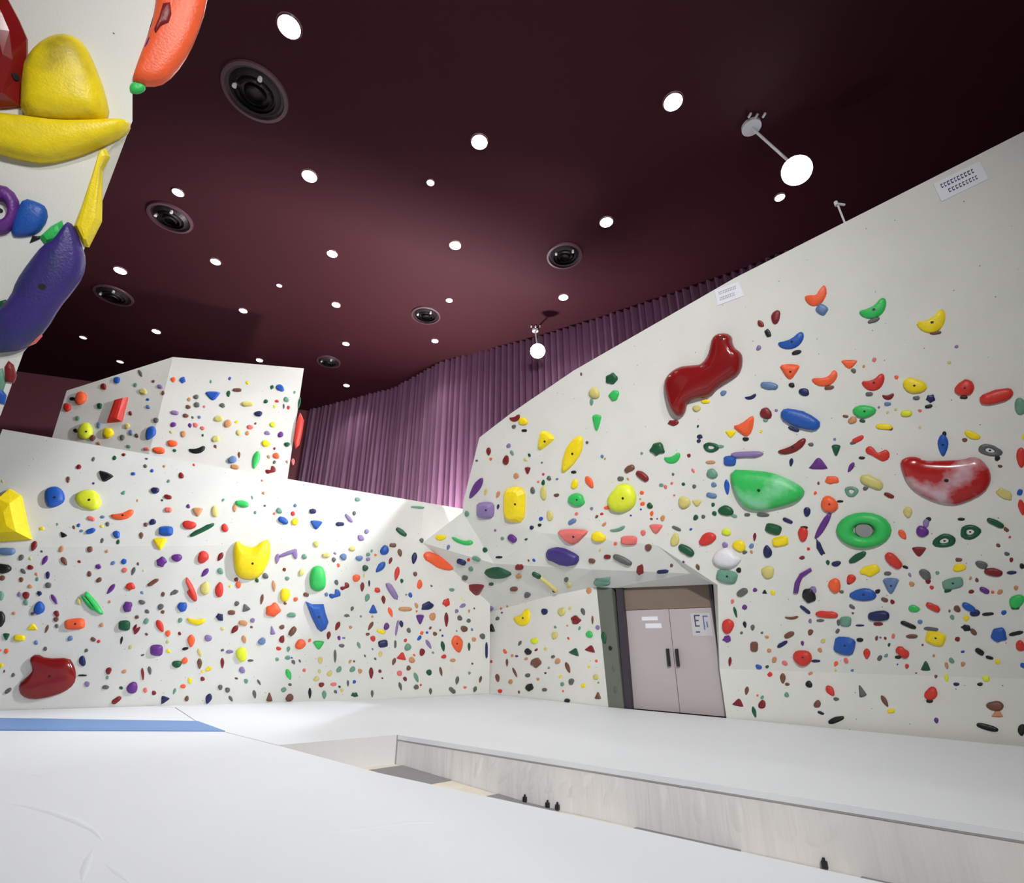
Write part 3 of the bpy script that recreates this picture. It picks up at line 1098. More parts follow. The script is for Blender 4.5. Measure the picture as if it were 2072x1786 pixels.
DATA = """
# left wall upper-left
110 1006 50 46 -30 B e |blue egg-shaped hold
180 1011 54 38 -5 L b |lime oval hold
213 965 34 22 -20 K t |black triangular hold on the upper left wall
138 970 8 12 0 w b
248 1042 48 20 8 O j |flat orange hold
185 1049 16 9 -20 p o
184 1074 20 10 20 B o
236 1081 16 14 -30 B b
128 1083 17 11 -30 K t
69 1104 14 22 -20 D e
14 1115 36 16 0 b o
6 1150 32 22 0 K b
5 1169 12 10 0 w b
91 1133 11 22 -30 P e
130 1135 13 20 30 w e
199 1146 16 13 0 P s
97 1163 9 14 0 n b
270 1155 9 18 -20 k e
286 1083 10 14 0 w e
218 1060 8 9 0 k b
367 962 10 13 0 D b
314 992 16 14 0 n b
340 1005 16 9 -15 D o
341 1031 15 11 0 p o
309 1056 14 12 0 n b
336 1074 30 21 0 B q
324 1100 30 26 0 Y t
383 1062 26 19 0 R b
409 1072 56 10 27 g o |long thin dark green bar
400 1036 24 20 0 o t
435 1035 14 24 0 y b
490 1019 28 14 -12 G o
475 1028 10 16 0 o e
455 1068 14 17 0 R b
565 1033 12 12 0 t b
573 1053 22 13 -30 B o
597 1055 13 16 0 Y b
327 1136 26 22 25 P s
358 1128 20 17 0 P b
411 1127 23 24 0 R b
446 1126 12 20 -30 D e
415 1158 12 22 -40 P e
446 1155 13 12 -30 t b
537 1165 12 12 0 k b
561 1130 11 22 -10 v e
583 1119 40 8 20 v o
597 1120 11 20 0 v b
385 1193 18 54 30 R c |red curved bar below the two purple holds
415 1190 18 28 0 y b
444 1193 16 32 0 R b
478 1172 8 9 0 D b
520 1174 8 8 0 g b
554 1185 9 24 5 o e
310 1178 26 9 30 w o
353 1198 22 11 30 k s
369 1228 24 26 -15 B s
577 1203 22 26 0 Y b
530 1212 8 22 -10 w e
497 1229 20 17 20 k u
553 1233 34 30 20 O s |bright orange knobbly hold
590 1244 18 10 0 t o
445 1248 19 18 -20 n s
397 1256 38 17 -10 Y j
324 1266 16 28 25 R e
340 1281 10 14 0 O b
387 1296 18 26 0 O e
375 1312 13 6 10 K o
317 1315 26 24 0 P q |squarish purple hold
358 1343 18 16 0 g b
475 1273 13 20 -40 D e
492 1260 18 11 -10 o o
494 1293 11 17 15 o e
465 1318 15 7 0 v o
489 1323 24 27 0 L b
507 1336 12 5 0 k o
450 1341 9 22 0 D e
404 1342 12 22 0 w e
404 1320 9 18 20 y e
530 1297 15 15 0 b b
551 1275 12 20 10 v u
571 1293 14 18 0 D s
592 1277 12 22 -35 w o
303 1356 9 18 10 k e
584 1364 13 24 20 G e
332 1414 24 15 35 n u
353 1398 7 14 -20 t e
378 1413 8 12 0 w b
422 1413 15 22 -20 n e
446 1390 10 10 0 k b
467 1413 8 14 30 k e
515 1404 9 18 10 k e
524 1380 6 14 30 k e
545 1410 15 20 0 w u
586 1411 16 15 0 w b
# left wall, left lower
53 1204 15 14 0 D b
2 1205 16 20 0 t e
80 1200 12 12 0 n s
80 1230 22 26 0 B b
66 1241 8 6 20 k o
110 1212 10 24 30 P e
187 1222 20 66 38 G w |long diagonal green hold
160 1216 10 14 0 y b
225 1191 11 26 -38 P e
264 1186 22 18 0 R s
222 1217 6 6 0 o b
258 1227 24 24 -20 P s
2 1252 18 30 0 K b
66 1268 25 15 0 Y u
40 1290 23 14 0 Y o
95 1272 7 18 -20 w e
115 1266 8 8 0 k b
152 1262 42 24 5 O q |wide orange block hold
206 1264 8 9 0 o b
252 1265 24 22 0 g q
275 1273 14 22 -35 D w
246 1295 6 17 -10 K e
13 1288 15 16 0 g t
92 1312 8 8 0 k b
167 1337 14 20 0 n b
167 1366 18 4 0 K o
27 1365 7 8 0 k b
17 1397 16 8 40 k o
214 1390 14 8 0 k o
268 1391 21 25 0 P b |round purple hold near the mat
236 1416 22 11 35 D o
289 1363 7 26 5 D e
# left wall right part
633 1034 14 10 0 n o
640 1062 27 20 -5 B t
688 1060 17 9 0 n o
706 1048 22 8 -50 v o
717 1038 8 8 0 k b
724 1010 11 9 0 t b
845 1026 28 5 -3 t o
812 1076 26 11 -38 g o
730 1088 18 12 -40 v e
742 1075 10 9 0 v b
778 1113 18 20 0 B b
795 1103 14 9 0 w o
809 1118 11 17 10 w e
838 1129 13 25 -10 n e
640 1100 12 13 0 y b
660 1123 16 11 0 y o
713 1110 13 11 0 y b
695 1126 15 13 0 b b
727 1129 14 12 0 b b
790 1134 8 15 -20 D e
770 1147 16 28 -42 B e
739 1149 13 12 -20 g b
610 1158 12 13 0 y b
803 1160 12 30 -12 R e
813 1175 6 10 0 g b
721 1169 17 14 0 O b
698 1187 20 14 45 D w
678 1203 24 19 40 B w
733 1187 10 20 -5 D e
747 1180 5 14 0 n e
764 1194 14 13 0 R s
793 1195 13 40 32 v o |long lilac slanting hold
849 1182 11 18 0 O b
840 1161 9 9 0 w b
743 1209 12 17 -20 t e
755 1232 20 20 0 B u
776 1213 10 18 5 D e
790 1238 10 22 20 O e
820 1232 28 9 0 o o
702 1245 16 8 0 k s
683 1266 11 20 -25 D e
665 1285 10 17 -10 D e
750 1266 9 21 -30 w e
782 1267 12 14 0 P b
771 1277 18 9 -15 Y o
803 1270 5 34 -10 v o
812 1262 10 15 10 n e
827 1275 9 10 0 k b
775 1302 20 16 10 n q
800 1303 5 17 0 k o
865 1226 28 18 20 n s
850 1253 18 22 0 P t
875 1247 12 17 0 o b
867 1303 9 22 30 v e
854 1319 12 14 0 D b
825 1309 14 14 0 t b
813 1327 23 17 -10 R u
797 1338 9 16 -20 w e
645 1305 25 20 0 G t
608 1303 22 20 0 O b
678 1327 7 28 0 k e
726 1305 8 15 20 t e
686 1354 10 13 -20 t b
751 1361 11 24 0 D e
675 1384 12 8 0 p b
704 1382 6 14 0 k e
718 1405 17 11 0 g s
753 1403 7 16 0 k e
627 1402 8 23 0 K e
656 1405 11 18 0 t e
640 1373 12 10 0 y b
842 1370 10 22 20 t e
810 1388 8 18 15 k e
871 1398 8 14 0 k e
648 1335 11 13 0 y b
903 1219 17 20 0 R s
903 1253 10 30 0 D e
930 1250 10 11 0 k b
925 1302 27 36 10 O e |bright orange egg in the shaded corner
949 1308 7 18 0 g e
896 1307 10 22 10 g e
898 1328 10 9 0 R b
914 1193 10 8 0 t b
892 1358 7 20 10 w e
925 1376 9 18 -10 k e
972 1374 7 15 -15 w e
915 1396 16 9 -45 k o
961 1394 9 13 -20 k e
880 1282 8 9 0 w b
853 1093 9 9 0 k b
892 1087 20 13 0 Y b
# back wall beneath the overhang
995 1270 16 18 0 K u
976 1287 12 11 0 k b
984 1315 5 35 0 n o
1058 1250 36 34 20 Y j |yellow wedge under the overhang
1102 1237 12 14 0 n b
1082 1296 14 14 0 L b
1052 1301 7 12 -30 k e
1069 1318 14 12 -30 K o
1085 1340 30 22 10 w s
1026 1340 6 16 0 w e
1042 1360 6 22 25 w e
1007 1371 10 17 10 w e
1072 1390 22 17 0 K s
1102 1395 10 7 0 k o
1068 1366 10 9 0 k b
1007 1251 8 8 0 k b
1166 1254 22 22 30 D s
1180 1237 10 16 20 k e
1199 1254 5 18 0 w e
1193 1283 14 13 0 G b
1163 1318 25 16 -20 g u
1195 1312 25 15 -15 D u
1137 1237 14 19 0 y b
1123 1285 13 14 0 y b
1149 1350 10 24 20 w e
1210 1407 15 16 0 w u
1148 1417 11 8 0 K o
1222 1290 12 26 10 g e
1235 1311 7 10 0 K b
1241 1352 7 14 0 k e
1245 1395 8 14 0 k e
# overhang edge and underside
964 987 18 50 -32 P e |slanting purple oval by the pleated wall
983 1032 36 36 0 v q |chunky lilac block hold
1042 1020 44 76 0 Y q |tall rectangular yellow hold
1008 1000 9 15 -20 o e
983 995 8 15 -20 y e
1078 992 9 14 0 k b
1100 997 13 27 0 y b
1111 967 9 9 0 k b
945 1039 8 12 0 t b
1008 1025 6 11 -10 n e
935 1093 46 15 -22 G c
907 1107 8 12 -20 b e
888 1135 68 24 -24 O o |long orange slanting hold under the overhang
934 1136 20 10 -22 n o
982 1112 12 10 0 g b
1037 1089 20 13 -40 P o
964 1130 18 8 -20 t o
1010 1127 14 5 0 K o
1092 1062 7 7 0 K b
1076 1067 9 8 0 n b
1007 1158 62 26 0 g s2 |dark green diamond under the overhang
1051 1147 17 11 0 D o
1050 1165 12 10 0 o b
953 1150 10 9 0 t b
941 1168 12 9 -20 k o
964 1194 36 28 0 D t |maroon half-round hold under the overhang
994 1181 10 6 0 g o
1040 1191 16 9 0 w o
1067 1203 14 11 0 k b
1086 1163 20 9 -28 g o
1111 1181 46 6 -40 y o
1122 1194 9 8 0 K b
1167 1011 35 26 0 G b |deep green rounded hold
1163 979 14 20 0 Y b
1193 975 16 28 30 O e
1260 1008 56 58 0 L e2 |lime boulder hold
1231 1027 18 7 0 O o
1256 968 13 9 0 k o
1315 1023 12 12 -20 g b
1385 1016 23 26 0 y b
1113 1043 12 22 0 y b
1158 1055 18 10 30 b o
1160 1086 66 34 0 p t |salmon upside-down triangle hold
1211 1086 28 22 0 Y b
1250 1070 32 10 12 t c2
1273 1093 34 20 0 p q
1328 1070 30 22 0 p t
1369 1069 20 7 -25 k o
1366 1092 18 26 0 y b
1389 1113 36 17 -35 g o
1312 1107 15 13 0 w b
1139 1125 68 32 -14 I o |big dark purple oblong above the door
1198 1134 14 9 -15 w o
1229 1126 14 9 0 D o
1260 1132 42 13 -25 k o
1295 1153 20 25 0 D s
1341 1156 24 8 5 n o
1217 1178 32 14 0 t b
1146 1172 8 11 0 k b
1151 1184 11 10 0 y b
1192 1195 10 13 0 o b
# right wall, left part
1042 846 22 15 10 D j
1059 852 18 16 0 Y b
1061 871 11 6 0 K o
1040 863 8 9 0 k b
989 913 11 17 0 D e
1024 931 12 20 0 D b
1036 916 8 12 30 t e
1068 952 13 16 0 D t
1102 893 34 44 -30 Y t |upper yellow chunk by the sloping top edge
1158 918 36 84 -27 Y e |long yellow teardrop hold
1188 895 6 6 0 k b
1208 855 20 36 0 G t
1197 813 9 15 0 t e
1203 795 22 22 0 y b
1239 766 30 24 20 g s
1243 800 24 30 -20 G s |light green hold in the green cluster
1161 955 11 6 0 K o
1331 907 34 32 0 g s |dark green chunky hold beside a lighter green one
1361 927 34 22 10 G j
1274 948 22 14 30 w o
1300 963 30 14 -38 D o
1363 855 26 14 0 D s
1428 812 18 9 0 Y o
1410 826 16 14 0 y b
1176 757 5 8 0 k e
# right wall, upper
1539 655 20 12 -45 D e
1570 641 19 27 -20 D b
1554 674 11 18 25 K o
1602 691 56 30 18 B j |deep blue jug below a red pair
1612 713 20 9 15 K o
1599 752 44 34 0 O t |orange arrowhead hold pointing down
1602 779 13 10 0 K b
1557 780 36 15 -8 b o
1519 803 24 11 12 n j
1464 795 14 10 20 b b
1550 836 25 22 0 D b
1549 850 10 8 0 t b
1504 862 46 46 0 O u2 |orange shark-fin hold
1509 888 13 8 0 K o
1627 793 23 15 -5 n b
1650 598 46 44 0 O c |highest orange hook hold
1663 626 24 22 -30 b q
1768 626 60 36 22 G j |high bright green jug
1768 648 26 9 22 k o
1719 737 36 20 0 O t
1727 750 12 9 -20 k b
1668 765 54 34 0 O c
1678 784 20 9 8 w o
1768 774 48 34 12 R j |red wedge hold leaning to one side
1759 797 15 9 0 k o
1797 802 24 15 0 D j
1796 817 14 8 0 b o
1620 848 84 34 -20 B o |long blue log hold
1606 868 24 8 -20 n o
1749 832 44 28 5 G b
1711 842 12 6 -10 w o
1725 850 18 15 0 o b
1745 851 12 8 0 g b
1886 652 62 44 18 Y j |highest yellow crescent
1893 673 24 8 5 w o
1850 780 46 32 -10 Y b |yellow knob with a dark base
1854 805 14 9 0 k o
1884 806 22 18 0 n s
1879 822 16 8 10 K o
1952 785 38 34 0 R b |round red hold
1950 804 16 7 0 K o
2016 802 70 28 15 R o |long red hold rising to one side
2065 822 24 36 0 t b
1834 836 24 14 0 L o
1416 883 13 12 0 n s
1414 892 8 8 0 n b
1439 905 30 22 0 g d
1458 903 14 7 0 t o
1479 878 24 17 0 Y t
1512 919 66 14 2 v o |long lilac bar
1477 932 26 22 0 B q
1438 935 20 7 0 o o
1441 958 22 20 0 t b
1471 985 13 32 5 B e
1440 1002 22 11 -12 b o
1604 905 62 22 22 D j |glossy dark red crescent
1601 935 10 18 -8 n e
1411 1018 22 16 0 y t
1469 1033 32 20 -20 g b
1485 1043 14 7 -25 t o
1512 1041 12 7 0 k o
1544 1041 26 8 -3 k o
1565 1070 34 22 -15 g q
1594 1053 22 9 -25 n o
1432 1090 36 24 15 R b |red lump near the door's upper corner
1470 1076 19 15 0 L b
1527 1086 8 18 -5 D e
1789 863 34 12 -5 Y o
1801 866 12 8 -20 w o
1736 888 26 11 25 R o
1726 896 13 6 10 k o
1692 911 20 26 0 g t
1775 918 52 28 -12 R w |red-orange two-lobed hold
1744 926 13 6 0 K o
1656 938 44 26 0 P u |purple arch-shaped hold
1722 945 12 24 -32 P e
1684 971 34 20 0 O s
1723 994 30 20 -5 t d
1764 975 50 22 -25 y o
1751 988 12 8 0 k b
1678 1020 34 34 0 O b |bright orange round hold above the green doughnut
1700 1014 13 5 0 K o
1799 1002 22 9 -20 D o
1633 1035 13 21 0 n b
1666 1062 14 58 -30 P o
1625 1080 22 28 0 R b
1627 1067 16 6 0 K o
1837 1036 22 24 10 y e
1826 1081 16 24 35 O e
1641 899 11 8 -20 k b
1908 900 26 46 0 B e |deep blue upright hold over the red lips
1911 877 9 9 0 K b
1967 880 32 16 -20 Y b
1952 890 12 8 0 w b
2003 911 48 24 -8 k d |grey ring-shaped hold
2018 927 12 10 0 K b
2066 925 20 38 0 R b
2033 1000 40 22 -25 y s
2067 1026 16 34 10 R e
1866 1075 24 24 0 P b
1874 1058 14 18 -20 v b
1879 1050 11 9 -20 K b
1945 1050 15 6 0 K o
1911 1094 46 28 0 g d |dark green ring hold, lower of two
1963 1076 46 28 0 g d |dark green ring hold, upper of two
2014 1058 38 13 -25 g o
2036 1071 12 8 -40 w o
# right wall, middle
1496 1104 28 22 -10 Y b
1507 1117 11 7 0 k b
1467 1102 11 12 0 v b
1553 1116 17 26 0 n b
1579 1095 34 22 10 Y q
1554 1157 28 24 0 y b
1471 1166 44 28 -12 t q |dull green hold beside the door's top corner
1495 1153 11 10 0 K b
1502 1198 24 14 25 k o
1547 1197 12 9 0 K u
1412 1147 9 14 20 w e
1623 1128 11 8 0 D b
1637 1204 36 40 0 K s |black clawed hold
1645 1193 16 14 0 v b
1629 1233 26 8 -38 n o
1488 1238 7 24 15 g e
1473 1266 27 27 0 R b |round red hold right beside the door
1471 1292 20 18 0 P s
1507 1263 9 14 10 K e
1523 1269 9 11 0 k b
1602 1249 28 8 0 w c2
1597 1284 22 11 25 w o
1526 1308 16 22 0 w q
1583 1303 24 9 30 n o
1662 1118 9 12 10 n e
1692 1140 18 12 10 n b
1735 1127 40 14 30 g o |dark green slanting hold under the doughnut
1762 1152 50 28 10 Y s |olive-yellow knobbly hold
1808 1134 42 22 -42 R o
1832 1147 12 6 -20 K o
1689 1184 27 28 0 O b
1703 1197 10 6 0 k b
1722 1171 20 18 0 R b
1718 1179 8 7 0 n b
1796 1160 15 8 0 k o
1803 1185 36 36 0 b t |slate blue pointed hold
1747 1203 52 26 -6 B b |wide royal blue hold
1776 1196 12 8 20 K b
1790 1213 15 9 -20 w o
1724 1227 13 8 -30 k b
1673 1243 46 14 -5 R o
1711 1257 24 22 0 t q
1697 1259 9 12 0 k b
1660 1255 16 6 0 k o
1778 1246 44 22 3 n o |flat navy hold
1777 1262 20 7 0 D o
1849 1231 22 15 0 G b
1838 1264 34 10 -22 K o
1740 1265 18 4 0 n o
1845 1287 24 8 0 w o
1860 1116 32 22 0 D t |dark red shallow triangle
1941 1148 28 16 0 Y b
1940 1132 14 8 0 w o
1872 1162 28 18 -30 k b
1878 1176 12 9 0 D b
1928 1180 44 24 12 t q
1918 1194 16 8 20 g o
1986 1142 28 14 -15 k b
2010 1157 38 16 -8 D o
2047 1158 20 7 3 n o
1992 1194 22 11 -28 P o
1888 1228 32 14 -28 R o
1960 1228 30 14 -30 B o
1973 1240 20 14 0 n b
1999 1242 24 7 5 K o
2057 1216 36 24 20 G b
2054 1228 18 10 0 g o
2068 1145 10 12 0 K b
1955 1270 24 16 -20 K s
1970 1278 16 10 -45 w o
2021 1284 38 34 0 B s |blue hold with a black tail
2056 1281 30 8 12 K o
2065 1306 20 22 0 R b
1893 1291 42 30 -15 Y q |yellow block low on the right wall
1884 1272 30 8 -5 k o
# right wall, lower
1477 1338 8 20 -5 D e
1624 1330 36 34 -20 R b |bright red round hold low by the kick panel
1651 1337 18 6 0 n o
1584 1372 14 22 0 w e
1593 1384 9 7 0 w b
1637 1384 14 14 0 K b
1680 1397 18 26 35 R e
1692 1414 11 8 0 k b
1494 1421 27 17 -10 D u
1511 1397 10 18 -10 w e
1542 1425 15 18 0 D b
1526 1440 10 24 15 g e
1654 1424 14 16 0 w b
1661 1442 14 6 -20 K o
1709 1306 44 38 -10 B q |big royal blue block low on the right wall
1740 1294 14 8 0 K o
1754 1322 17 22 0 R e
1826 1319 30 18 -35 R o
1817 1329 13 7 0 K o
1873 1347 23 22 0 g u
1743 1398 18 28 20 k u
1884 1403 26 28 0 R b |crimson round hold just over the mat
1881 1418 14 8 0 K o
1790 1418 12 28 30 w e
1803 1438 16 10 0 Y o
1692 1456 34 12 20 K o
1915 1371 11 18 10 L e
1935 1384 12 8 0 n b
1995 1372 16 13 0 L b
1983 1384 11 8 0 K b
1982 1318 20 12 -35 K o
2002 1330 16 7 -15 K o
2014 1428 34 22 -10 w b
2018 1443 28 18 0 o u
1998 1471 46 13 -15 K o |black flat hold at the mat edge
2067 1476 14 26 0 K b
# tower
165 806 22 26 -20 O b |orange oval on the tower
148 807 13 7 0 K o
137 824 14 18 0 R b
237 769 12 14 -20 B b
210 782 12 12 0 D b
284 755 8 16 25 k e
202 821 11 11 -20 g b
370 769 17 15 0 B s
174 873 27 34 0 L b |lime oval low on the tower
188 886 10 13 -35 w o
200 860 8 12 0 b b
220 876 22 20 0 Y b
305 876 22 31 -28 B e |dark blue slanting oval on the tower
316 850 11 10 0 k b
354 835 16 9 -10 v o
351 859 12 10 0 P b
376 841 11 9 0 w b
349 897 19 15 0 O b
322 911 24 15 -15 O b
248 885 10 11 0 k b
265 875 8 11 0 b b
264 836 7 9 0 D b
153 871 9 8 0 K b
158 846 10 9 0 t b
290 792 16 12 0 y b
258 862 11 10 0 y b
300 823 8 8 0 b b
324 782 11 9 0 v b
330 795 6 9 0 w b
297 908 12 7 0 p o
371 878 11 12 0 o b
396 860 9 10 0 p b
431 801 33 20 0 B t |blue shield-shaped hold on the tower
399 910 34 16 5 K c2 |black bowl hold on the tower
397 803 10 10 0 k b
480 789 18 8 0 w o
567 785 18 13 -20 B b
501 817 24 11 0 y o
538 812 9 8 0 g b
450 820 12 9 0 k b
574 822 5 11 0 k e
523 837 15 12 0 n b
461 857 15 16 -20 o b
443 847 18 13 0 y b
506 864 12 10 0 p b
552 859 12 11 0 L b
541 876 11 9 0 v b
568 879 11 12 0 P b
581 899 11 10 0 g b
437 888 16 13 0 y b
538 897 16 14 0 Y b
559 922 14 12 0 O b
518 930 17 38 -15 G e |bright green leaf-shaped hold on the tower
548 952 22 16 35 D w
470 930 18 14 30 b o
476 945 22 13 0 o s
593 934 8 14 0 p e
483 875 10 12 0 y b
484 920 7 13 0 w e
606 815 6 24 -10 g e
"""

# ---- landmark shapes with outlines of their own
def custom(ref, col, pts, sp=None, label=None, matk=None, hf=0.4, faceted=False, name='climbing_hold', cat='hold', plane=None, bolts=(), it=1, group=None, donut=False):
    xs = [p[0] for p in pts]; ys = [p[1] for p in pts]
    u, v = (min(xs) + max(xs)) / 2, (min(ys) + max(ys)) / 2
    if sp is None:
        cx, cy = sum(xs) / len(xs), sum(ys) / len(ys)
        sp = [(cx, cy), (cx + .01, cy)]
    d = densify(pts, it=it) if it else pts
    add_hold(u, v, max(xs) - min(xs), max(ys) - min(ys), 0, col, 'd' if donut else 'x', ref=ref, label=label, matk=matk,
             pts=[(x - u, y - v) for x, y in d], sp=[(x - u, y - v) for x, y in sp], hf=hf, name=name, faceted=faceted, plane=plane, cat=cat, bolts=bolts, group=group)


custom('red mitten-shaped hold', 'D', [(62, 1330), (75, 1322), (95, 1332), (140, 1330), (150, 1345), (155, 1365), (150, 1385), (130, 1400), (100, 1410), (65, 1415), (45, 1407), (38, 1390), (45, 1376), (68, 1362), (68, 1346)],
       sp=[(74, 1340), (105, 1362), (75, 1388)], matk='Dg', label='big glossy dark red mitten-shaped hold near the mat on the left climbing wall', bolts=((100, 1368),))
custom('big yellow scoop', 'Y', [(472, 1108), (480, 1092), (492, 1103), (515, 1108), (530, 1095), (546, 1090), (548, 1125), (540, 1145), (528, 1165), (512, 1172), (490, 1170), (478, 1160), (474, 1140)],
       sp=[(500, 1135), (520, 1135)], label='big yellow scoop hold with two raised corners, middle of the left climbing wall', bolts=((511, 1140),))
custom('green egg', 'G', [(643, 1143), (655, 1148), (660, 1170), (659, 1188), (650, 1195), (636, 1195), (627, 1186), (626, 1165), (632, 1148)],
       sp=[(643, 1165), (643, 1178)], label='green egg-shaped hold directly above the big blue wedge on the left wall')
custom('big blue wedge', 'B', [(618, 1216), (632, 1222), (655, 1222), (659, 1240), (665, 1258), (660, 1272), (650, 1278), (642, 1272), (630, 1248)],
       sp=[(640, 1235), (652, 1262)], label='big blue wedge hold narrowing downward, below the green egg', faceted=True, bolts=((645, 1248),), it=0)
custom('cut-off yellow pyramid', 'Y', [(-45, 1012), (0, 1003), (22, 989), (45, 1003), (56, 1055), (66, 1092), (0, 1096), (-50, 1094)],
       sp=[(-20, 1055), (15, 1058)], label='large yellow pyramid hold cut off by the photo edge, left climbing wall', faceted=True, it=0)
custom('maroon kidney', 'D', [(1443, 676), (1481, 674), (1483, 702), (1503, 715), (1503, 741), (1495, 760), (1454, 782), (1438, 804), (1392, 807), (1387, 839), (1374, 844), (1358, 829), (1343, 778), (1353, 757), (1375, 742), (1404, 739), (1421, 738), (1436, 716)],
       sp=[(1462, 695), (1470, 735), (1440, 765), (1385, 772), (1372, 815)], matk='Dg', label='large shiny maroon kidney-shaped hold high on the right wall', hf=0.5, bolts=((1460, 684),), it=2)
custom('green boat hold', 'G', [(1478, 950), (1520, 951), (1560, 955), (1600, 971), (1622, 984), (1630, 997), (1618, 1012), (1590, 1022), (1545, 1033), (1512, 1030), (1494, 1010), (1482, 982)],
       sp=[(1510, 985), (1550, 995), (1595, 997)], matk='Gc', label='big bright green boat-shaped hold beneath the long lilac bar', hf=0.45, bolts=((1535, 992),))
custom('green doughnut', 'G', [(1804 - 56 + 56 * math.cos(t * math.pi / 10), 1072 + 36 * math.sin(t * math.pi / 10)) for t in range(20)],
       sp=[(1748, 1072), (1748.1, 1072)], label='big bright green doughnut-shaped hold on the right wall', hf=0.20, it=0, donut=True)
custom('red lips hold', 'R', [(1821, 932), (1836, 924), (1857, 924), (1868, 932), (1906, 932), (1948, 930), (1969, 923), (1988, 931), (2003, 952), (2005, 974), (1991, 997), (1955, 1015), (1927, 1022), (1892, 1014), (1857, 998), (1836, 977), (1825, 950)],
       sp=[(1845, 950), (1900, 975), (1975, 965)], matk='Rc', label='large chalky red lip-shaped hold near the photo edge, right wall', hf=0.4, bolts=((1915, 972),))
custom('white lump hold', 'W', [(1455, 1110), (1475, 1106), (1492, 1122), (1503, 1128), (1490, 1145), (1466, 1148), (1445, 1138), (1442, 1126)],
       label='white lump hold on the right wall, above the dull green one by the door')
custom('curved purple sliver', 'P', [(1640, 1148), (1643, 1154), (1625, 1166), (1619, 1180), (1615, 1200), (1605, 1199), (1608, 1178), (1618, 1160)],
       sp=[(1636, 1154), (1618, 1170), (1611, 1194)], label='thin curved purple sliver hold above the black clawed hold', it=0)
custom('navy tail hook', 'n', [(1652, 1090), (1660, 1098), (1664, 1108), (1670, 1120), (1660, 1121), (1652, 1108)], label='small navy hook hold below the long purple sliver', it=0)
custom('red parallelogram', 'R', [(233, 810), (260, 804), (248, 853), (218, 856)], sp=[(246, 815), (234, 845)], label='bright red parallelogram hold on the upper tower wall', faceted=True, it=0, hf=0.3)
custom('red slab on the tower edge', 'R', [(608, 835), (615, 850), (612, 872), (606, 900), (598, 908), (594, 890), (599, 860)], sp=[(608, 850), (600, 895)], label='long red hold on the vertical edge of the tower wall', it=0)
custom('pale green smudge', 't', [(1205, 1170), (1235, 1168), (1232, 1182), (1215, 1184)], label='small grey-green hold at the top corner of the door opening', it=0, hf=0.2)

# near wall volumes and holds
NW = (FP1, FN)
custom('N', 'D', [(-90, -60), (-5, -60), (10, -15), (42, 45), (57, 80), (57, 145), (45, 218), (0, 222), (-90, 222)], sp=[(-40, 20), (0, 120), (-40, 180)], matk='Dg', faceted=True, it=0, hf=0.35,
       name='climbing_volume', cat='climbing volume', plane=NW, label='faceted dark red volume with a bolt hole, at the corner of the photo', bolts=((32, 155),))
custom('N', 'Y', [(-90, 238), (-20, 232), (60, 240), (120, 250), (190, 250), (250, 246), (266, 252), (255, 275), (205, 300), (150, 321), (95, 333), (50, 327), (0, 314), (-90, 290)], sp=[(-50, 262), (60, 285), (200, 272)],
       matk='Y', it=1, hf=0.45, name='climbing_volume', cat='climbing volume', plane=NW, label='long curved yellow volume sweeping across the near wall under the yellow dome')
custom('N', 'Y', [(46, 245), (48, 150), (65, 118), (95, 90), (130, 78), (160, 84), (180, 104), (200, 150), (214, 190), (224, 238), (200, 252), (100, 254)], sp=[(128, 150), (132, 200)],
       matk='Yc', it=1, hf=0.5, name='climbing_volume', cat='climbing volume', plane=NW, label='scuffed domed yellow volume between the dark red volume and the wall edge, near wall')
custom('N', 'O', [(325, -60), (425, -60), (418, 15), (396, 80), (370, 130), (336, 168), (305, 176), (267, 168), (276, 138), (296, 85), (312, 40)], sp=[(372, -30), (350, 70), (305, 145)],
       it=1, hf=0.30, name='climbing_volume', cat='climbing volume', plane=NW, label='tall orange volume hanging over the upper edge of the near wall')
custom('N', 'Y', [(214, 300), (223, 318), (208, 346), (206, 448), (180, 500), (171, 498), (150, 458), (165, 420), (190, 350), (203, 310)], sp=[(205, 325), (188, 400), (176, 470)],
       faceted=True, it=0, hf=0.35, name='climbing_volume', cat='climbing volume', plane=NW, label='narrow yellow volume running down the edge of the near wall')
custom('N', 'I', [(138, 450), (150, 456), (164, 490), (174, 525), (168, 560), (145, 592), (120, 622), (95, 665), (60, 701), (25, 713), (-60, 715), (-60, 660), (0, 626), (25, 600), (35, 570), (60, 533), (88, 498), (112, 488)],
       sp=[(140, 480), (125, 545), (75, 620), (20, 670), (-40, 690)], matk='Ic', it=1, hf=0.35, name='climbing_volume', cat='climbing volume', plane=NW, label='big dark indigo crescent volume on the lower part of the near wall', bolts=((85, 580),))
custom('N', 'P', [(0 + 42 * math.cos(t * math.pi / 8), 426 + 50 * math.sin(t * math.pi / 8)) for t in range(16)], it=0, hf=0.3, plane=NW, label='purple ring-shaped hold at the photo edge on the near wall', donut=True)
custom('N', 'B', [(36, 425), (50, 402), (78, 410), (95, 420), (98, 445), (78, 474), (45, 480), (24, 478), (28, 450)], plane=NW, label='blue rounded hold between the purple ring and the green wedge, near wall')
custom('N', 'G', [(126, 446), (132, 468), (116, 491), (92, 496), (80, 480), (104, 458)], plane=NW, faceted=True, it=0, label='bright green wedge hold at the top end of the indigo crescent, near wall')
custom('N', 'G', [(262, 172), (275, 166), (294, 170), (295, 183), (280, 191), (264, 188)], plane=NW, label='small bright green hold under the tip of the tall orange volume')
custom('N', 'K', [(60, 492), (66, 478), (84, 477), (80, 484)], plane=NW, it=0, label='small black wedge hold just below the green wedge, near wall')
custom('N', 'p', [(55, 702), (62, 688), (84, 674), (86, 680), (72, 695)], plane=NW, it=0, label='small pink hold on the lower edge of the indigo crescent')
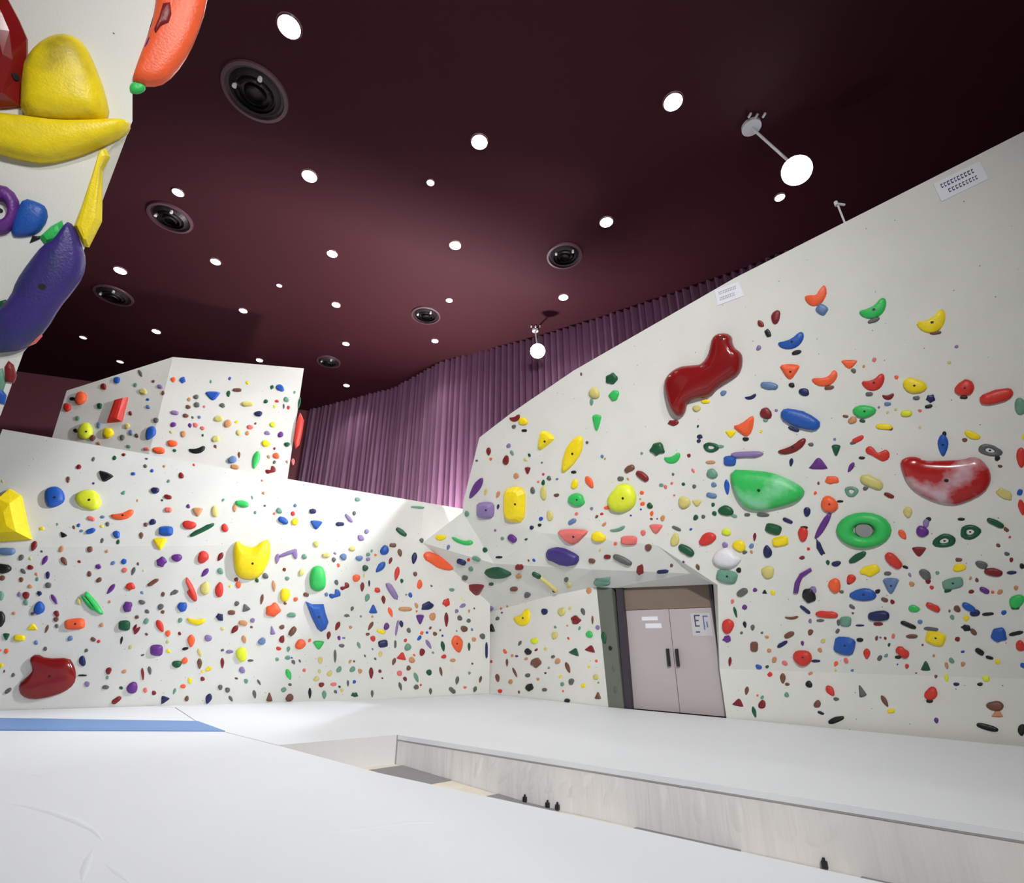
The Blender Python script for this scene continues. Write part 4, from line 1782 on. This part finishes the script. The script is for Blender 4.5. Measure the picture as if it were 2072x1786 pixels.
custom('N', 'D', [(10, 742), (18, 730), (28, 738), (34, 760), (28, 775), (12, 772)], plane=NW, it=0, label='small dark red hold low on the near wall edge')
custom('N', 't', [(-6, 748), (6, 745), (12, 775), (6, 792), (-6, 790)], plane=NW, it=0, label='narrow grey-green hold at the photo edge, low on the near wall')
custom('N', 'B', [(-6, 785), (4, 787), (14, 800), (10, 818), (-4, 815)], plane=NW, it=0, label='lowest blue hold at the photo edge on the near wall')
custom('N', 'g', [(-8, 612), (12, 606), (20, 615), (4, 626), (-8, 628)], plane=NW, it=0, label='dark green hold at the photo edge touching the indigo crescent')
# two small holds screwed on to the tall orange volume
custom('N', 'D', [(330, 8), (345, 5), (348, 30), (342, 48), (325, 55), (315, 68), (312, 60), (322, 35)], plane=(FP1 + FN * 0.10, FN), it=0, label='dark red hold screwed to the inner side of the tall orange volume')
custom('N', 'I', [(300, 78), (306, 72), (316, 82), (306, 98), (295, 106), (292, 98)], plane=(FP1 + FN * 0.06, FN), it=0, label='small indigo hold screwed to the inner side of the tall orange volume')

SIDE = {'wall_bouldering_left': 'left wall', 'wall_bouldering_right': 'right wall', 'wall_tower': 'tower wall', 'trim_1': 'door jamb', 'wall_overhang_near': 'near wall'}
SHAPEW = {'b': 'rounded', 'e': 'teardrop', 'o': 'oblong', 't': 'wedge', 'u': 'peaked', 'q': 'blocky', 'j': 'jug', 'c': 'curved', 's': 'knobbly', 'w': 'two-lobed', 'd': 'ring', 'x': ''}

for line in DATA.strip().splitlines():
    line = line.strip()
    if not line or line[0] == '#':
        continue
    ref = None
    if '|' in line:
        line, ref = line.split('|')
        ref = ref.strip()
    t = line.split()
    u, v, w, h, rot = map(float, t[:5])
    add_hold(u, v, w, h, rot, t[5], t[6], ref=ref)

# resolve each hold's wall
OK = []
for r in HOLDS:
    if r['plane'] is not None:
        r['P'] = atplane(r['u'], r['v'], *r['plane'])
        r['n'] = r['plane'][1]
        r['wall'] = 'wall_overhang_near'
        OK.append(r)
        continue
    hh = hit(r['u'], r['v'])
    if hh is None:
        for du, dv in ((-8, 0), (0, 8), (-14, 6), (8, 8), (10, 20)):
            hh = hit(r['u'] + du, r['v'] + dv)
            if hh: break
    if hh is None:
        print('NO WALL', r['u'], r['v'])
        continue
    r['P'], r['n'], r['wall'] = atplane(r['u'], r['v'], hh[0], hh[1]), hh[1], hh[2]
    if r['wall'] == 'wall_overhang_near':
        print('ON NEAR?', r['u'], r['v'])
    OK.append(r)
HOLDS = OK

# the 300 holds that show largest stand alone; the specks beyond them are one scatter
HOLDS.sort(key=lambda r: (-(r['ref'] is not None), -r['area']))
INDIV, REST = HOLDS[:300], HOLDS[300:]
LM = [r for r in INDIV if r['ref'] and r['ref'] != 'N']


def size_word(a):
    return 'big' if a > 1500 else 'medium' if a > 600 else 'small' if a > 260 else 'tiny'


# group ordinary holds by nearest landmark, side of it, and colour; rank by distance
buckets = {}
for r in INDIV:
    if r['ref']:
        continue
    same = [l for l in LM if l['wall'] == r['wall']] or LM
    l = min(same, key=lambda l: (l['u'] - r['u']) ** 2 + (l['v'] - r['v']) ** 2)
    dx, dy = r['u'] - l['u'], r['v'] - l['v']
    side = ('right of' if dx > 0 else 'left of') if abs(dx) > abs(dy) else ('below' if dy > 0 else 'above')
    r['dist'] = math.hypot(dx, dy)
    buckets.setdefault((l['ref'], side, r['col']), []).append(r)
ORD = ['nearest', 'second', 'third', 'fourth', 'fifth', 'sixth', 'seventh', 'eighth', 'ninth', 'tenth', 'eleventh']
for (ref, side, col), L in buckets.items():
    L.sort(key=lambda r: r['dist'])
    cw_ = PAL[col][0]
    for i, r in enumerate(L):
        sw = SHAPEW.get(r['shape'][0], '')
        forms = []
        for bs in ('%s %s %s hold' % (size_word(r['area']), sw, cw_), '%s %s hold' % (size_word(r['area']), cw_), '%s hold' % cw_):
            bs = ' '.join(bs.split())
            if len(L) == 1:
                forms.append('%s just %s the %s' % (bs, side, ref))
            else:
                forms.append('%s, %s %s one %s the %s' % (bs, ORD[i], cw_, side, ref))
        r['label'] = next((f for f in forms if len(f.split()) <= 15), forms[-1])
for r in LM:
    if not r['label']:
        s = r['ref']
        if SIDE[r['wall']].split()[0] not in s and 'tower' not in s and 'overhang' not in s:
            s = s + ' on the ' + SIDE[r['wall']].replace('left wall', 'left climbing wall').replace('right wall', 'right climbing wall')
        r['label'] = s
# equal labels get their place from the second landmark too
seen = {}
for r in INDIV:
    seen.setdefault(r['label'], []).append(r)
for lab, L in seen.items():
    if len(L) > 1:
        print('DUP', lab, len(L))
for r in INDIV:
    wds = r['label'].split()
    if len(wds) > 16:
        r['label'] = r['label'].replace(' just ', ' ').replace(' directly', '')
    if len(r['label'].split()) > 16:
        print('LONG', r['label'])


def build_body(bm, r, mi=0):
    rnd = random.Random(int(r['u'] * 7919 + r['v'] * 104729) & 0xffffff)
    sh = r['shape']
    if r['pts'] is None:
        s0 = {'s2': 't', 'e2': 'b', 'c2': 'j', 'u2': 'u', 'd': 'b'}.get(sh, sh)
        pts, sp = outline(s0, r['w'], r['h'], r['rot'], rnd)
        if sh == 's2':
            a, b = r['w'] / 2, r['h'] / 2
            pts = [(-a, -b * .3), (-a * .1, -b), (a * .5, -b * .5), (a, b * .1), (a * .6, b * .8), (0, b), (-a * .5, b * .8)]
        if sh == 'u2':
            a, b = r['w'] / 2, r['h'] / 2
            pts = [(-a, 0), (-a * .2, -b * .2), (a * .8, -b), (a, -b * .7), (a * .8, b * .5), (a * .3, b), (-a * .3, b * .6)]
        if len(pts) < 14 and sh not in ('q', 't', 'u', 's2', 'u2'):
            pts = densify(pts)
        elif sh in ('q', 't', 'u', 's2', 'u2'):
            pts = densify(pts)
    else:
        pts, sp = r['pts'], r['sp']
    fac = r['faceted'] if r['faceted'] is not None else sh in ('q', 't', 'u', 's2', 'u2')
    hf = r['hf'] or {'o': 0.42, 'b': 0.36, 'e': 0.36, 't': 0.42, 'q': 0.36, 'j': 0.45, 's': 0.33, 'd': 0.2, 'c': 0.4, 'w': 0.38, 'u': 0.42}.get(sh[0], 0.38)
    tip = (0, 0.22 if sh[0] in 'jt' else 0)
    return hold_geometry(bm, r['u'], r['v'], pts, sp, r['P'], r['n'], hf, fac, tip, donut=(sh == 'd'), mi=mi) + (fac,)


WALLW = {'wall_bouldering_left': 'left climbing wall', 'wall_bouldering_right': 'right climbing wall', 'wall_tower': 'tower wall',
         'trim_1': 'door jamb', 'wall_overhang_near': 'near overhanging wall'}
for r in INDIV:
    bm = bmesh.new()
    hgt, ext, fac = build_body(bm, r)
    o = link(r['name'], bm, HM[r['matk'] or r['col']], smooth=not fac)
    recentre(o, r['P'])
    tag(o, r['label'], r['cat'], 'climbing holds on the ' + WALLW[r['wall']])
    bl = list(r['bolts'])
    if not bl and r['area'] > 900 and r['shape'][0] in 'bejtq' and r['wall'] != 'wall_overhang_near':
        bl = [(r['u'], r['v'])]
    if r['shape'] == 'd' and r['area'] > 900:
        bl = [(r['u'], r['v'])]
    for (bu, bv_) in bl:
        # the bolt head sits in the face of the hold, found by looking down on to the body
        p = atplane(bu, bv_, r['P'], r['n'])
        me = o.data
        T = BVHTree.FromPolygons([vv.co + o.location for vv in me.vertices], [tuple(pp.vertices) for pp in me.polygons])
        rr = ray(bu, bv_).normalized()
        hh = T.ray_cast(ORG, rr)
        q = hh[0] if hh[0] is not None else p
        nn = hh[1] if hh[0] is not None else r['n']
        if nn.dot(rr) > 0: nn = -nn
        br = min(0.035, ext * 0.11)
        bm = bmesh.new()
        tube(bm, q - nn * 0.02, q + nn * 0.003, br, 10, br * 0.9)
        if r['shape'] == 'd' and r['ref'] == 'green doughnut':
            bm.free()
            bm = bmesh.new()
            tube(bm, p - r['n'] * 0.01, p + r['n'] * 0.05, ext * 0.34, 20, ext * 0.30)
            link('hub', bm, M['rubber'], o)
            continue
        link('bolt', bm, M['bolt'], o)

# specks: everything smaller than the 300, route tags built as holds, the crumbs between
keys = sorted(HM.keys())
bm = bmesh.new()
for r in REST:
    build_body(bm, r, keys.index(r['col']))
rnd = random.Random(5)
placed = [(r['u'], r['v'], max(r['w'], r['h'])) for r in HOLDS]
zones = [((0, 600, 1110, 1415), 80, (5, 11)), ((560, 960, 1110, 1405), 85, (4, 10)), ((0, 600, 960, 1110), 26, (4, 8)), ((140, 605, 760, 960), 46, (4, 9)),
         ((990, 1215, 1225, 1400), 34, (4, 9)), ((930, 1450, 900, 1150), 55, (4, 9)), ((1440, 2072, 880, 1350), 70, (5, 11)), ((1480, 2072, 1340, 1470), 12, (4, 11)),
         ((1400, 2000, 700, 900), 14, (4, 8))]
for (x0, x1, y0, y1), n, (s0, s1) in zones:
    k = tries = 0
    while k < n and tries < n * 30:
        tries += 1
        u, v = rnd.uniform(x0, x1), rnd.uniform(y0, y1)
        s = rnd.uniform(s0, s1)
        if any(abs(u - a) < (m + s) * .55 and abs(v - b) < (m + s) * .55 for a, b, m in placed):
            continue
        hh = hit(u, v)
        if not hh or hh[2] == 'wall_overhang_near' or hh[2] == 'trim_1':
            continue
        if 1236 < u < 1480 and v > 1180:
            continue
        r = dict(u=u, v=v, w=s * rnd.uniform(.8, 1.4), h=s * rnd.uniform(.8, 1.5), rot=rnd.uniform(-40, 40), shape=rnd.choice('beob'), pts=None, sp=None,
                 faceted=None, hf=0.3, P=hh[0], n=hh[1], col=rnd.choice('kkkwwooyttpvDRObgYBP'))
        build_body(bm, r, keys.index(r['col']))
        placed.append((u, v, s))
        k += 1
o = link('hold_and_tag_specks', bm, [HM[k] for k in keys])
tag(o, 'scatter of tiny footholds and route tags in many colours between the larger holds', 'hold', kind='stuff')
[print('LONGLAB', o_.name, o_['label']) for o_ in bpy.data.objects if o_.get('label') and len(o_['label'].replace('-', ' ').split()) > 15]
print('HOLDS', len(HOLDS), 'individual', len(INDIV))
